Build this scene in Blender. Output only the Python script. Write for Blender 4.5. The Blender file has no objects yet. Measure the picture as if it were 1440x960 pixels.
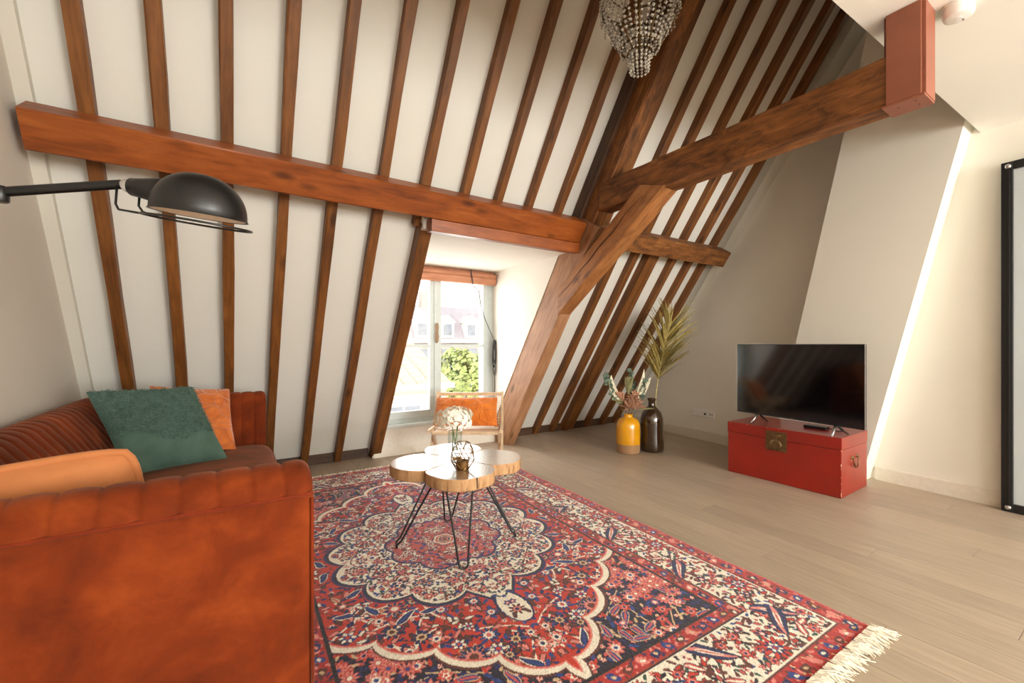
import bpy, math, random
import numpy as np
from mathutils import Matrix, Vector, noise as mnoise

PI = math.pi
random.seed(7)
rng = np.random.default_rng(11)
scene = bpy.context.scene
COL = scene.collection

# ------------------------------------------------------------------ camera, world, light, exposure
F_PX, HOR, CAM_H, YAW = 603.0, 483.5, 1.08, math.radians(32.9)
cd = bpy.data.cameras.new('camera'); cam = bpy.data.objects.new('camera', cd); COL.objects.link(cam)
cd.sensor_width = 36.0; cd.lens = F_PX / 1440 * 36.0
cd.shift_y = (HOR - 480.0) / 1440.0
cd.clip_start = 0.02; cd.clip_end = 300
cam.location = (0, 0, CAM_H); cam.rotation_euler = (PI / 2, 0, -YAW)
scene.camera = cam

w = bpy.data.worlds.new('world'); scene.world = w; w.use_nodes = True
bg = w.node_tree.nodes['Background']
bg.inputs[0].default_value = (1.0, 0.985, 0.96, 1); bg.inputs[1].default_value = 2.6

def add_light(name, kind, loc, direction, energy, color=(1, 1, 1), **kw):
    ld = bpy.data.lights.new(name, kind); ld.energy = energy; ld.color = color
    for k, v in kw.items(): setattr(ld, k, v)
    o = bpy.data.objects.new(name, ld); COL.objects.link(o)
    o.location = loc; o.rotation_euler = Vector(direction).to_track_quat('-Z', 'Y').to_euler()
    return o
add_light('sun', 'SUN', (0, 0, 20), (0.35, 0.85, -0.62), 3.6, (1.0, 0.93, 0.82), angle=0.02)
# daylight entering by the two wide windows in the wall behind the camera, and by the dormer
add_light('daylight_front_window_east', 'AREA', (2.75, -4.6, 1.45), (-0.05, 1, 0.02), 300, (1.0, 0.985, 0.955), shape='RECTANGLE', size=1.9, size_y=1.7)
add_light('daylight_front_window_west', 'AREA', (0.35, -4.6, 1.45), (0.05, 1, 0.02), 85, (1.0, 0.985, 0.955), shape='RECTANGLE', size=1.7, size_y=1.7)
add_light('daylight_dormer', 'AREA', (1.78, 4.36, 1.25), (0.1, -1, -0.08), 34, (1.0, 0.98, 0.95), shape='RECTANGLE', size=1.1, size_y=1.3)

vs = scene.view_settings
vs.view_transform = 'Standard'; vs.look = 'None'; vs.gamma = 1.0; vs.use_curve_mapping = False; vs.exposure = 0.06
scene.cycles.use_denoising = True
scene.cycles.max_bounces = 10; scene.cycles.diffuse_bounces = 6; scene.cycles.glossy_bounces = 4
scene.cycles.transmission_bounces = 6; scene.cycles.transparent_max_bounces = 16
scene.cycles.sample_clamp_indirect = 6.0
scene.cycles.caustics_reflective = False; scene.cycles.caustics_refractive = False

# ------------------------------------------------------------------ materials
def lin(c):
    return tuple(((x / 255) / 12.92 if x / 255 <= 0.04045 else ((x / 255 + 0.055) / 1.055) ** 2.4) for x in c)
MATS = {}
class NT:
    def __init__(s, name):
        s.m = bpy.data.materials.new(name); s.m.use_nodes = True; s.t = s.m.node_tree
        s.b = s.t.nodes['Principled BSDF']; s.out = s.t.nodes['Material Output']; MATS[name] = s.m
    def n(s, kind, **kw):
        x = s.t.nodes.new('ShaderNode' + kind)
        for k, v in kw.items():
            if hasattr(x, k): setattr(x, k, v)
            else: x.inputs[k].default_value = v
        return x
    def l(s, a, b): s.t.links.new(a, b)
    def ramp(s, fac, stops):
        r = s.n('ValToRGB'); s.l(fac, r.inputs[0]); e = r.color_ramp.elements
        while len(e) < len(stops): e.new(0.5)
        for i, (p, c) in enumerate(stops): e[i].position = p; e[i].color = (*lin(c), 1)
        return r.outputs[0]
    def coords(s, scale=(1, 1, 1), kind='Object'):
        tc = s.n('TexCoord'); mp = s.n('Mapping'); mp.inputs['Scale'].default_value = scale
        s.l(tc.outputs[kind], mp.inputs[0]); return mp.outputs[0]
    def noise(s, vec, scale, detail=4, rough=0.55, dist=0.0):
        x = s.n('TexNoise'); x.inputs['Scale'].default_value = scale; x.inputs['Detail'].default_value = detail
        x.inputs['Roughness'].default_value = rough; x.inputs['Distortion'].default_value = dist
        if vec is not None: s.l(vec, x.inputs['Vector'])
        return x.outputs[0]
    def bump(s, h, strength=0.3, dist=0.01):
        b = s.n('Bump'); b.inputs['Strength'].default_value = strength; b.inputs['Distance'].default_value = dist
        s.l(h, b.inputs['Height']); s.l(b.outputs[0], s.b.inputs['Normal']); return b
    def set(s, **kw):
        for k, v in kw.items(): s.b.inputs[k.replace('_', ' ')].default_value = v
        return s

def m_plain(name, c, rough=0.6, metal=0.0, var=0.04, scale=30, **kw):
    k = NT(name); f = k.noise(k.coords(), scale)
    lo = tuple(max(0, x * (1 - var)) for x in c); hi = tuple(min(255, x * (1 + var)) for x in c)
    k.l(k.ramp(f, [(0.3, lo), (0.7, hi)]), k.b.inputs['Base Color'])
    k.set(Roughness=rough, Metallic=metal, **kw); return k.m

def m_plaster(name, c):
    k = NT(name); v = k.coords(); f = k.noise(v, 1.6, 5, 0.6)
    k.l(k.ramp(f, [(0.3, tuple(x * 0.985 for x in c)), (0.7, c)]), k.b.inputs['Base Color'])
    k.bump(k.noise(v, 90, 3), 0.06, 0.004); k.set(Roughness=0.75, Specular_IOR_Level=0.3); return k.m

def m_wood(name, stops, rough=0.5, grain=1.0, knots=True, spec=0.4, blotch=0.0):
    k = NT(name)
    oi = k.n('ObjectInfo'); tc = k.n('TexCoord'); add = k.n('VectorMath', operation='ADD')
    k.l(tc.outputs['Object'], add.inputs[0])
    mul = k.n('VectorMath', operation='SCALE'); mul.inputs[3].default_value = 40.0
    cmb = k.n('CombineXYZ'); k.l(oi.outputs['Random'], cmb.inputs[0]); k.l(oi.outputs['Random'], cmb.inputs[1])
    k.l(cmb.outputs[0], mul.inputs[0]); k.l(mul.outputs[0], add.inputs[1])
    mp = k.n('Mapping'); mp.inputs['Scale'].default_value = (1.2, 14 * grain, 14 * grain); k.l(add.outputs[0], mp.inputs[0])
    mp2 = k.n('Mapping'); mp2.inputs['Scale'].default_value = (2.2, 5, 5); k.l(add.outputs[0], mp2.inputs[0])
    g1 = k.noise(mp.outputs[0], 3.0, 7, 0.62, 0.6); g2 = k.noise(mp2.outputs[0], 1.3, 4, 0.6, 0.4)
    mx = k.n('Mix', data_type='FLOAT'); mx.inputs[0].default_value = 0.45; k.l(g1, mx.inputs[2]); k.l(g2, mx.inputs[3])
    base = k.ramp(mx.outputs[0], stops)
    if knots:
        vo = k.n('TexVoronoi'); mp3 = k.n('Mapping'); mp3.inputs['Scale'].default_value = (2.6, 7, 7); k.l(add.outputs[0], mp3.inputs[0])
        k.l(mp3.outputs[0], vo.inputs['Vector']); vo.inputs['Scale'].default_value = 1.0
        kn = k.ramp(vo.outputs['Distance'], [(0.06, (70, 50, 40)), (0.2, (255, 255, 255))])
        m2 = k.n('Mix', data_type='RGBA', blend_type='MULTIPLY'); m2.inputs[0].default_value = 0.7
        k.l(base, m2.inputs[6]); k.l(kn, m2.inputs[7]); base = m2.outputs[2]
    if blotch > 0:
        mp4 = k.n('Mapping'); mp4.inputs['Scale'].default_value = (3.4, 9, 9); k.l(add.outputs[0], mp4.inputs[0])
        bn = k.noise(mp4.outputs[0], 1.5, 6, 0.7, 0.8); br_ = k.ramp(bn, [(0.38, (96, 84, 72)), (0.5, (220, 214, 205)), (0.66, (255, 255, 255))])
        m3 = k.n('Mix', data_type='RGBA', blend_type='MULTIPLY'); m3.inputs[0].default_value = blotch; k.l(base, m3.inputs[6]); k.l(br_, m3.inputs[7]); base = m3.outputs[2]
    k.l(base, k.b.inputs['Base Color']); k.bump(g1, 0.25, 0.006)
    k.set(Roughness=rough, Specular_IOR_Level=spec); return k.m

def m_velvet(name, dark, light, sheen=0.35, scale=5.0, tint=(1, .7, .5), mid=None):
    k = NT(name); v = k.coords(); f = k.noise(v, scale, 5, 0.6, 0.35)
    st = [(0.32, dark), (0.68, light)]
    if mid: st = [(0.3, dark), (0.5, mid), (0.72, light)]
    k.l(k.ramp(f, st), k.b.inputs['Base Color'])
    k.bump(k.noise(v, 400, 2), 0.08, 0.002)
    k.set(Roughness=0.85, Specular_IOR_Level=0.15, Sheen_Weight=sheen, Sheen_Roughness=0.4); k.b.inputs['Sheen Tint'].default_value = (*tint, 1)
    return k.m

def m_glass(name, tint=(1, 1, 1), rough=0.0, facing=0.12, alpha_col=None):
    k = NT(name); t = k.t
    tr = k.n('BsdfTransparent'); tr.inputs[0].default_value = (*tint, 1)
    gl = k.n('BsdfGlossy'); gl.inputs['Roughness'].default_value = rough; gl.inputs[0].default_value = (1, 1, 1, 1)
    fw = k.n('LayerWeight'); fw.inputs[0].default_value = 0.5; pw_ = k.n('Math', operation='POWER'); pw_.inputs[1].default_value = 4.0; k.l(fw.outputs['Facing'], pw_.inputs[0]); fr = k.n('Math', operation='MULTIPLY_ADD'); fr.inputs[1].default_value = 0.7; fr.inputs[2].default_value = 0.04; k.l(pw_.outputs[0], fr.inputs[0])
    mx = k.n('MixShader'); k.l(fr.outputs[0], mx.inputs[0]); k.l(tr.outputs[0], mx.inputs[1]); k.l(gl.outputs[0], mx.inputs[2])
    k.l(mx.outputs[0], k.out.inputs[0]); return k.m

m_plaster('wall_white', (236, 232, 222)); m_plaster('wall_cream', (236, 233, 222)); m_plaster('wall_left', (212, 205, 192))
m_plaster('ceiling_white', (244, 241, 233)); m_plaster('panel_white', (214, 212, 203)); m_plaster('strip_plaster', (206, 202, 190))
m_wood('rafter_wood', [(0.3, (62, 35, 13)), (0.5, (110, 66, 26)), (0.72, (140, 89, 41))], 0.5)
m_wood('purlin_wood', [(0.3, (90, 41, 12)), (0.5, (136, 69, 23)), (0.72, (164, 92, 38))], 0.42, 0.7)
m_wood('oak_beam', [(0.3, (62, 36, 16)), (0.44, (118, 72, 32)), (0.58, (152, 98, 48)), (0.72, (190, 138, 80))], 0.6, 0.8, blotch=0.65)
m_wood('principal_wood', [(0.28, (112, 74, 48)), (0.5, (160, 116, 82)), (0.74, (190, 148, 112))], 0.6, 0.7)
m_wood('brace_wood', [(0.28, (116, 70, 36)), (0.5, (166, 110, 62)), (0.74, (194, 138, 86))], 0.55, 0.8, blotch=0.4)
m_wood('skirting_wood', [(0.3, (40, 24, 12)), (0.55, (74, 48, 28)), (0.75, (98, 66, 42))], 0.6)
m_plain('box_paint', (138, 80, 58), 0.5, var=0.05, scale=8)
m_plain('box_groove', (96, 48, 32), 0.7)
m_plain('window_paint', (196, 206, 204), 0.4, var=0.02)
m_plain('parapet_paint', (226, 222, 212), 0.6, var=0.02)
m_plain('baseboard_paint', (226, 220, 206), 0.5, var=0.02)
m_plain('metal_black', (22, 22, 24), 0.42, 0.0, var=0.1)
m_plain('lamp_black', (15, 15, 16), 0.36, 0.0, var=0.05)
m_plain('lamp_white', (235, 220, 205), 0.5)
m_plain('steel', (190, 190, 192), 0.25, 1.0, var=0.02)
m_plain('brass_old', (120, 96, 66), 0.38, 0.9, var=0.12, scale=60)
m_plain('gold_wire', (132, 98, 56), 0.45, 0.7, var=0.05)
m_plain('plastic_white', (236, 234, 230), 0.35, var=0.01)
m_plain('plastic_dark', (30, 28, 28), 0.5)
m_plain('plastic_black', (12, 12, 13), 0.35)
m_plain('screw_dark', (50, 28, 20), 0.5)
m_glass('window_glass')
m_glass('clear_glass', (0.93, 0.96, 0.96))

def m_floor():
    k = NT('floor_oak'); oi = k.n('ObjectInfo'); tc = k.n('TexCoord'); add = k.n('VectorMath', operation='ADD')
    cmb = k.n('CombineXYZ'); k.l(oi.outputs['Random'], cmb.inputs[0]); k.l(oi.outputs['Random'], cmb.inputs[1])
    sc = k.n('VectorMath', operation='SCALE'); sc.inputs[3].default_value = 30; k.l(cmb.outputs[0], sc.inputs[0])
    k.l(tc.outputs['Object'], add.inputs[0]); k.l(sc.outputs[0], add.inputs[1])
    mp = k.n('Mapping'); mp.inputs['Scale'].default_value = (22, 1.6, 1); k.l(add.outputs[0], mp.inputs[0])
    g = k.noise(mp.outputs[0], 2.2, 7, 0.6, 0.5); b = k.noise(add.outputs[0], 1.1, 3)
    mx = k.n('Mix', data_type='FLOAT'); mx.inputs[0].default_value = 0.4; k.l(g, mx.inputs[2]); k.l(b, mx.inputs[3])
    c1 = k.ramp(mx.outputs[0], [(0.25, (150, 134, 116)), (0.5, (169, 152, 132)), (0.75, (184, 168, 147))])
    hv = k.n('HueSaturation'); k.l(c1, hv.inputs['Color'])
    mr = k.n('MapRange'); mr.inputs[3].default_value = 0.93; mr.inputs[4].default_value = 1.06; k.l(oi.outputs['Random'], mr.inputs[0])
    k.l(mr.outputs[0], hv.inputs['Value']); k.l(hv.outputs[0], k.b.inputs['Base Color'])
    k.bump(g, 0.08, 0.003); k.set(Roughness=0.42, Specular_IOR_Level=0.4)
m_floor()
m_plain('floor_gap', (120, 100, 80), 0.8)
m_velvet('sofa_velvet', (80, 28, 6), (132, 57, 18), 0.15, 6.0, (1, .62, .4), mid=(106, 40, 9))
m_velvet('sofa_velvet_dark', (90, 30, 10), (120, 44, 16), 0.15, 6, (1, .6, .4))
m_velvet('pillow_peach', (172, 106, 62), (188, 122, 76), 0.2, 4, (1, .8, .6))
m_velvet('pillow_green', (62, 84, 74), (80, 104, 92), 0.3, 6, (.7, 1, .85))
m_velvet('pillow_green_fur', (72, 92, 82), (100, 122, 110), 0.2, 40, (.8, 1, .9))
def m_emboss(name, dark, light):
    k = NT(name); v = k.coords()
    vo = k.n('TexVoronoi', feature='DISTANCE_TO_EDGE'); vo.inputs['Scale'].default_value = 13; k.l(v, vo.inputs['Vector'])
    r = k.ramp(vo.outputs['Distance'], [(0.0, (255, 255, 255)), (0.1, (0, 0, 0))])
    f = k.noise(v, 9, 5, 0.6, 1.0); k.l(k.ramp(f, [(0.3, dark), (0.7, light)]), k.b.inputs['Base Color'])
    k.bump(r, 0.55, 0.012); k.set(Roughness=0.8, Specular_IOR_Level=0.15, Sheen_Weight=0.35); return k.m
m_emboss('pillow_orange', (178, 88, 34), (214, 124, 60)); m_emboss('pillow_orange_bright', (196, 96, 26), (226, 132, 54))
def m_rug():
    k = NT('rug_wool'); a = k.n('VertexColor'); a.layer_name = 'weave'
    v = k.coords(); f = k.noise(v, 3, 4); hs = k.n('HueSaturation'); mr = k.n('MapRange'); mr.inputs[3].default_value = 0.88; mr.inputs[4].default_value = 1.12
    k.l(f, mr.inputs[0]); k.l(mr.outputs[0], hs.inputs['Value']); k.l(a.outputs[0], hs.inputs['Color']); k.l(hs.outputs[0], k.b.inputs['Base Color'])
    k.bump(k.noise(v, 260, 2), 0.35, 0.004); k.set(Roughness=0.9, Specular_IOR_Level=0.15, Sheen_Weight=0.25, Sheen_Roughness=0.5)
m_rug()
m_plain('fringe_wool', (236, 228, 210), 0.9, var=0.06)
def m_slice():
    k = NT('slice_top'); tc = k.n('TexCoord'); sx = k.n('VectorMath', operation='LENGTH'); k.l(tc.outputs['Object'], sx.inputs[0])
    v = k.coords((1, 1, 0.2)); nz = k.noise(v, 7, 4); 
    ma = k.n('Math', operation='MULTIPLY_ADD'); ma.inputs[1].default_value = 0.06; k.l(nz, ma.inputs[0]); k.l(sx.outputs['Value'], ma.inputs[2])
    wv = k.n('Math', operation='MULTIPLY'); wv.inputs[1].default_value = 420; k.l(ma.outputs[0], wv.inputs[0]); sn = k.n('Math', operation='SINE'); k.l(wv.outputs[0], sn.inputs[0])
    k.l(k.ramp(sn.outputs[0], [(0.2, (150, 116, 84)), (0.8, (178, 146, 112))]), k.b.inputs['Base Color'])
    k.set(Roughness=0.3, Specular_IOR_Level=0.8, Coat_Weight=0.9, Coat_Roughness=0.16)
    k2 = NT('slice_bark'); v = k2.coords((16, 16, 3)); f = k2.noise(v, 2.2, 6, 0.65)
    k2.l(k2.ramp(f, [(0.3, (96, 60, 30)), (0.45, (176, 134, 90)), (0.75, (204, 168, 124))]), k2.b.inputs['Base Color'])
    k2.bump(f, 0.5, 0.008); k2.set(Roughness=0.7)
m_slice()
m_plain('slice_seam', (40, 30, 24), 0.7)
def m_chest(name, c):
    k = NT(name); v = k.coords(); f = k.noise(v, 3.5, 6, 0.6)
    k.l(k.ramp(f, [(0.3, tuple(x * 0.86 for x in c)), (0.7, c)]), k.b.inputs['Base Color']); k.bump(k.noise(v, 60, 3), 0.05, 0.003)
    k.set(Roughness=0.3, Specular_IOR_Level=0.5, Coat_Weight=0.25, Coat_Roughness=0.15)
m_chest('chest_red', (150, 30, 14)); m_plain('chest_seam', (70, 14, 8), 0.6); m_plain('chip_cream', (232, 190, 160), 0.8)
def m_screen():
    k = NT('tv_screen'); k.l(k.ramp(k.noise(k.coords(), 2), [(0, (4, 4, 5)), (1, (6, 6, 8))]), k.b.inputs['Base Color']); k.set(Roughness=0.10, Specular_IOR_Level=0.6, Coat_Weight=0.45, Coat_Roughness=0.07)
m_screen()
def m_glaze(name, c, rough, coat=0.6):
    k = NT(name); k.l(k.ramp(k.noise(k.coords(), 6, 4), [(0.3, tuple(x * .9 for x in c)), (0.7, c)]), k.b.inputs['Base Color']); k.set(Roughness=rough, Coat_Weight=coat, Coat_Roughness=0.05)
m_glaze('glaze_yellow', (226, 158, 14), 0.25); m_glaze('clay_raw', (160, 122, 84), 0.8, 0)
def m_brown_glass():
    k = NT('brown_glass'); k.b.inputs['Base Color'].default_value = (*lin((58, 40, 24)), 1)
    k.l(k.ramp(k.noise(k.coords(), 5), [(0, (52, 36, 20)), (1, (70, 48, 28))]), k.b.inputs['Base Color']); k.set(Roughness=0.06, Transmission_Weight=0.35, IOR=1.45, Coat_Weight=0.8, Coat_Roughness=0.02)
m_brown_glass()
m_plain('palm_leaf', (158, 140, 76), 0.7, var=0.14, scale=14); m_plain('palm_stem', (196, 182, 120), 0.7)
m_plain('leaf_cream', (214, 206, 178), 0.8, var=0.07); m_plain('eucalyptus', (104, 124, 106), 0.7, var=0.14, scale=50); m_plain('twig', (120, 100, 70), 0.8)
m_plain('dried_pink', (178, 132, 104), 0.85, var=0.12, scale=60); m_plain('dried_olive', (128, 124, 84), 0.8, var=0.1)
m_plain('petal_white', (244, 240, 226), 0.7, var=0.03); m_plain('stem_green', (104, 122, 70), 0.6)
m_plain('chair_wood', (206, 180, 146), 0.5, var=0.08, scale=12); m_plain('cane', (222, 200, 164), 0.7)
m_wood('blind_wood', [(0.3, (160, 102, 74)), (0.6, (198, 138, 104)), (0.8, (212, 156, 122))], 0.6, 0.6, False)
m_plain('cord_dark', (60, 60, 62), 0.7); m_plain('latch_wood', (150, 124, 100), 0.6)
def m_frost():
    k = NT('frosted_glass'); k.l(k.ramp(k.noise(k.coords(), 2), [(0, (222, 232, 236)), (1, (232, 240, 243))]), k.b.inputs['Base Color']); k.set(Roughness=0.25, Transmission_Weight=0.25, Specular_IOR_Level=0.5)
m_frost()
def m_crystal():
    k = NT('crystal'); k.l(k.ramp(k.noise(k.coords(), 120, 2), [(0.35, (150, 138, 118)), (0.65, (240, 232, 214))]), k.b.inputs['Base Color']); k.set(Roughness=0.08, Transmission_Weight=0.45, Specular_IOR_Level=0.9, IOR=1.5)
m_crystal(); m_plain('chandelier_brass', (88, 66, 38), 0.35, 0.9)
# outside
m_plain('facade_cream', (214, 204, 186), 0.9, var=0.03, scale=2); m_plain('facade_far', (158, 152, 146), 0.9, var=0.04, scale=1); m_plain('roof_tile', (196, 158, 132), 0.9, var=0.12, scale=6)
m_plain('roof_slate', (136, 132, 138), 0.9, var=0.06, scale=2); m_plain('pane_dark', (124, 130, 138), 0.15, var=0.1, scale=2); m_plain('trim_white', (240, 238, 232), 0.7)
m_plain('foliage', (142, 156, 92), 0.8, var=0.3, scale=3); m_plain('bark', (96, 76, 56), 0.9); m_plain('street', (150, 148, 144), 0.9, scale=1)

# ------------------------------------------------------------------ mesh helpers
WM = {}
def parent_mat(p):
    if p is None: return Matrix.Identity(4)
    return WM[p.name] if p.name in WM else parent_mat(p.parent) @ p.matrix_basis
class MB:
    def __init__(s): s.v = []; s.f = []; s.mi = []; s.cur = 0
    def add(s, vs, fs, M=None):
        o = len(s.v)
        s.v += [tuple((M @ Vector(p)) if M is not None else p) for p in vs]
        s.f += [tuple(o + i for i in f) for f in fs]; s.mi += [s.cur] * len(fs); return s
    def box(s, lo, hi, M=None, bev=0.0):
        x0, y0, z0 = lo; x1, y1, z1 = hi
        if bev <= 0:
            v = [(x0, y0, z0), (x1, y0, z0), (x1, y1, z0), (x0, y1, z0), (x0, y0, z1), (x1, y0, z1), (x1, y1, z1), (x0, y1, z1)]
            return s.add(v, [(0, 3, 2, 1), (4, 5, 6, 7), (0, 1, 5, 4), (1, 2, 6, 5), (2, 3, 7, 6), (3, 0, 4, 7)], M)
        b = min(bev, (x1 - x0) / 2.01, (y1 - y0) / 2.01, (z1 - z0) / 2.01)
        import bmesh
        bm = bmesh.new(); bmesh.ops.create_cube(bm, size=1.0)
        for q in bm.verts: q.co = Vector(((x0 + x1) / 2 + q.co.x * (x1 - x0), (y0 + y1) / 2 + q.co.y * (y1 - y0), (z0 + z1) / 2 + q.co.z * (z1 - z0)))
        bmesh.ops.bevel(bm, geom=list(bm.edges), offset=b, segments=2, profile=0.5, affect='EDGES', clamp_overlap=True)
        bm.verts.index_update()
        s.add([tuple(q.co) for q in bm.verts], [tuple(q.index for q in f.verts) for f in bm.faces], M); bm.free(); return s
    def prism(s, poly, axis, a, b, M=None):
        """poly of 2D points (the two other axes in order) extruded along axis from a to b"""
        n = len(poly)
        def P(p, t):
            return {'x': (t, p[0], p[1]), 'y': (p[0], t, p[1]), 'z': (p[0], p[1], t)}[axis]
        v = [P(p, a) for p in poly] + [P(p, b) for p in poly]
        f = [tuple(range(n - 1, -1, -1)), tuple(range(n, 2 * n))] + [(i, (i + 1) % n, n + (i + 1) % n, n + i) for i in range(n)]
        return s.add(v, f, M)
    def tube(s, path, r, n=8, closed=False, cap=True, M=None):
        P = [Vector(p) for p in path]; m = len(P)
        rr = r if isinstance(r, (list, tuple)) else [r] * m
        T = []
        for i in range(m):
            if closed: t = P[(i + 1) % m] - P[i - 1]
            else: t = P[min(i + 1, m - 1)] - P[max(i - 1, 0)]
            T.append(t.normalized() if t.length > 1e-9 else Vector((0, 0, 1)))
        nrm = T[0].orthogonal().normalized(); v = []
        for i in range(m):
            nrm = (nrm - T[i] * nrm.dot(T[i]))
            nrm = nrm.normalized() if nrm.length > 1e-6 else T[i].orthogonal().normalized()
            bn = T[i].cross(nrm)
            for k in range(n):
                a = 2 * PI * k / n; v.append(tuple(P[i] + (nrm * math.cos(a) + bn * math.sin(a)) * rr[i]))
        f = []
        for i in range(m if closed else m - 1):
            j = (i + 1) % m
            for k in range(n): f.append((i * n + k, i * n + (k + 1) % n, j * n + (k + 1) % n, j * n + k))
        if cap and not closed: f += [tuple(range(n - 1, -1, -1)), tuple(range((m - 1) * n, m * n))]
        return s.add(v, f, M)
    def lathe(s, prof, n=24, M=None, close=True):
        v = []; f = []; m = len(prof)
        for r, z in prof:
            for k in range(n): a = 2 * PI * k / n; v.append((r * math.cos(a), r * math.sin(a), z))
        for i in range(m - 1):
            for k in range(n): f.append((i * n + k, i * n + (k + 1) % n, (i + 1) * n + (k + 1) % n, (i + 1) * n + k))
        if close:
            if prof[0][0] > 1e-6: f.append(tuple(range(n - 1, -1, -1)))
            if prof[-1][0] > 1e-6: f.append(tuple(range((m - 1) * n, m * n)))
        return s.add(v, f, M)
    def sphere(s, c, r, seg=8, rings=5, sc=(1, 1, 1)):
        prof = [(math.sin(PI * i / rings) * r + (1e-7 if i in (0, rings) else 0), -math.cos(PI * i / rings) * r) for i in range(rings + 1)]
        return s.lathe(prof, seg, Matrix.Translation(c) @ Matrix.Diagonal((*sc, 1)), close=False)
    def grid(s, fn, nu, nv, closeu=False, M=None):
        v = [fn(i / (nu if closeu else nu - 1), j / (nv - 1)) for j in range(nv) for i in range(nu)]; f = []
        for j in range(nv - 1):
            for i in range(nu if closeu else nu - 1):
                i2 = (i + 1) % nu; f.append((j * nu + i, j * nu + i2, (j + 1) * nu + i2, (j + 1) * nu + i))
        return s.add(v, f, M)
    def build(s, name, mat, parent=None, smooth=False, world=False, loc=None, angle=None, origin=False):
        me = bpy.data.meshes.new(name); v = s.v
        if world and parent is not None:
            Mi = parent_mat(parent).inverted(); v = [tuple(Mi @ Vector(p)) for p in v]
        off = None
        if origin:   # put the object's origin at the middle of its base
            a = np.array(v); off = Vector(((a[:, 0].min() + a[:, 0].max()) / 2, (a[:, 1].min() + a[:, 1].max()) / 2, a[:, 2].min()))
            v = [tuple(Vector(p) - off) for p in v]
        me.from_pydata(v, [], s.f)
        mats = mat if isinstance(mat, (list, tuple)) else [mat]
        for m in mats: me.materials.append(MATS[m])
        if len(mats) > 1: me.polygons.foreach_set('material_index', s.mi)
        if smooth: me.polygons.foreach_set('use_smooth', [True] * len(me.polygons))
        me.update()
        if angle is not None: me.set_sharp_from_angle(angle=math.radians(angle))
        return link(name, me, parent, off)
def link(name, me, parent=None, loc=None):
    o = bpy.data.objects.new(name, me); COL.objects.link(o)
    if parent is not None: o.parent = parent
    if loc is not None: o.location = loc
    return o
def tag(o, label=None, cat=None, group=None, kind=None):
    if label: o['label'] = label
    if cat: o['category'] = cat
    if group: o['group'] = group
    if kind: o['kind'] = kind
    return o
def thing(name, label, cat, loc=(0, 0, 0), rotz=0.0, group=None, kind=None):
    o = bpy.data.objects.new(name, None); COL.objects.link(o); o.empty_display_size = 0.1
    o.location = loc; o.rotation_euler = (0, 0, rotz)
    WM[o.name] = Matrix.Translation(loc) @ Matrix.Rotation(rotz, 4, 'Z'); return tag(o, label, cat, group, kind)
def struct(o, label=None): return tag(o, label, None, None, 'structure')

def beam(name, p0, p1, wx, h, up, mat, parent=None, seg=14, rough=0.004, bev=0.006, seed=0, ends=None):
    """beam with its length on the local x axis (so wood grain runs along it); wx = width across, h = height along up; p0-p1 is the centre line"""
    p0, p1 = Vector(p0), Vector(p1); L = (p1 - p0).length; X = (p1 - p0).normalized(); Z = (Vector(up) - X * Vector(up).dot(X)).normalized(); Y = Z.cross(X)
    R = Matrix((X, Y, Z)).transposed().to_4x4(); R.translation = p0
    b = bev; a, c = wx / 2, h / 2
    ring = [(-a + b, -c), (a - b, -c), (a, -c + b), (a, c - b), (a - b, c), (-a + b, c), (-a, c - b), (-a, -c + b)]
    m = MB(); v = []; n = 8
    for i in range(seg + 1):
        t = L * i / seg
        for k, (y, z) in enumerate(ring):
            q = mnoise.noise_vector(Vector((t * 1.7 + seed * 13.1, k // 2 * 3.7, seed * 5.3))) * rough
            sh0 = 0 if ends is None else (ends[0] * z if i == 0 else ends[1] * z if i == seg else 0)
            v.append((t + sh0, y + q.y, z + q.z))
    f = [tuple(range(n - 1, -1, -1)), tuple(range(seg * n, seg * n + n))]
    for i in range(seg):
        for k in range(n): f.append((i * n + k, i * n + (k + 1) % n, (i + 1) * n + (k + 1) % n, (i + 1) * n + k))
    m.add(v, f); o = m.build(name, mat, parent); o.matrix_basis = (parent_mat(parent).inverted() @ R) if parent is not None else R
    return o

# ------------------------------------------------------------------ geometry of the attic
SA = math.radians(55.66); TAN = math.tan(SA); Y0 = 4.17            # plane of the rafter fronts
SN = Vector((0, math.sin(SA), math.cos(SA))); SD = Vector((0, -math.cos(SA), math.sin(SA)))
def SP(x, z, wd=0.0):                                               # point of the slope at height z, wd behind the rafter fronts
    return Vector((x, Y0 - z / TAN, z)) + SN * wd
ZC = 2.52; ZT = 4.3; XL = -0.80; YF = -4.8
def wall_x(y): return 4.253 + (y - 0.61) * 0.0795
def edge_y(x): return 0.72 + (4.25 - x) * 0.028

# floor
fl = struct(MB().box((-1.2, YF - 0.2, -0.12), (5.2, 4.5, -0.012)).build('floor', 'floor_gap'))
pw = 0.15; plen = 2.2
mb = MB().box((-pw / 2 + 0.0006, -plen / 2 + 0.0006, -0.012), (pw / 2 - 0.0006, plen / 2 - 0.0006, 0.0), bev=0.0012); p0 = mb.build('plank', 'floor_oak', fl)
first = True
for i in range(41):
    x = -1.05 + (i + 0.5) * pw; off = (i * 0.83) % plen
    y = YF - off
    while y < 4.3:
        y1 = y + plen
        if y1 > YF and x < 5.05:
            o = p0 if first else p0.copy()
            if not first: COL.objects.link(o)
            first = False; o.location = (x, (y + y1) / 2, 0)
        y = y1

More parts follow.
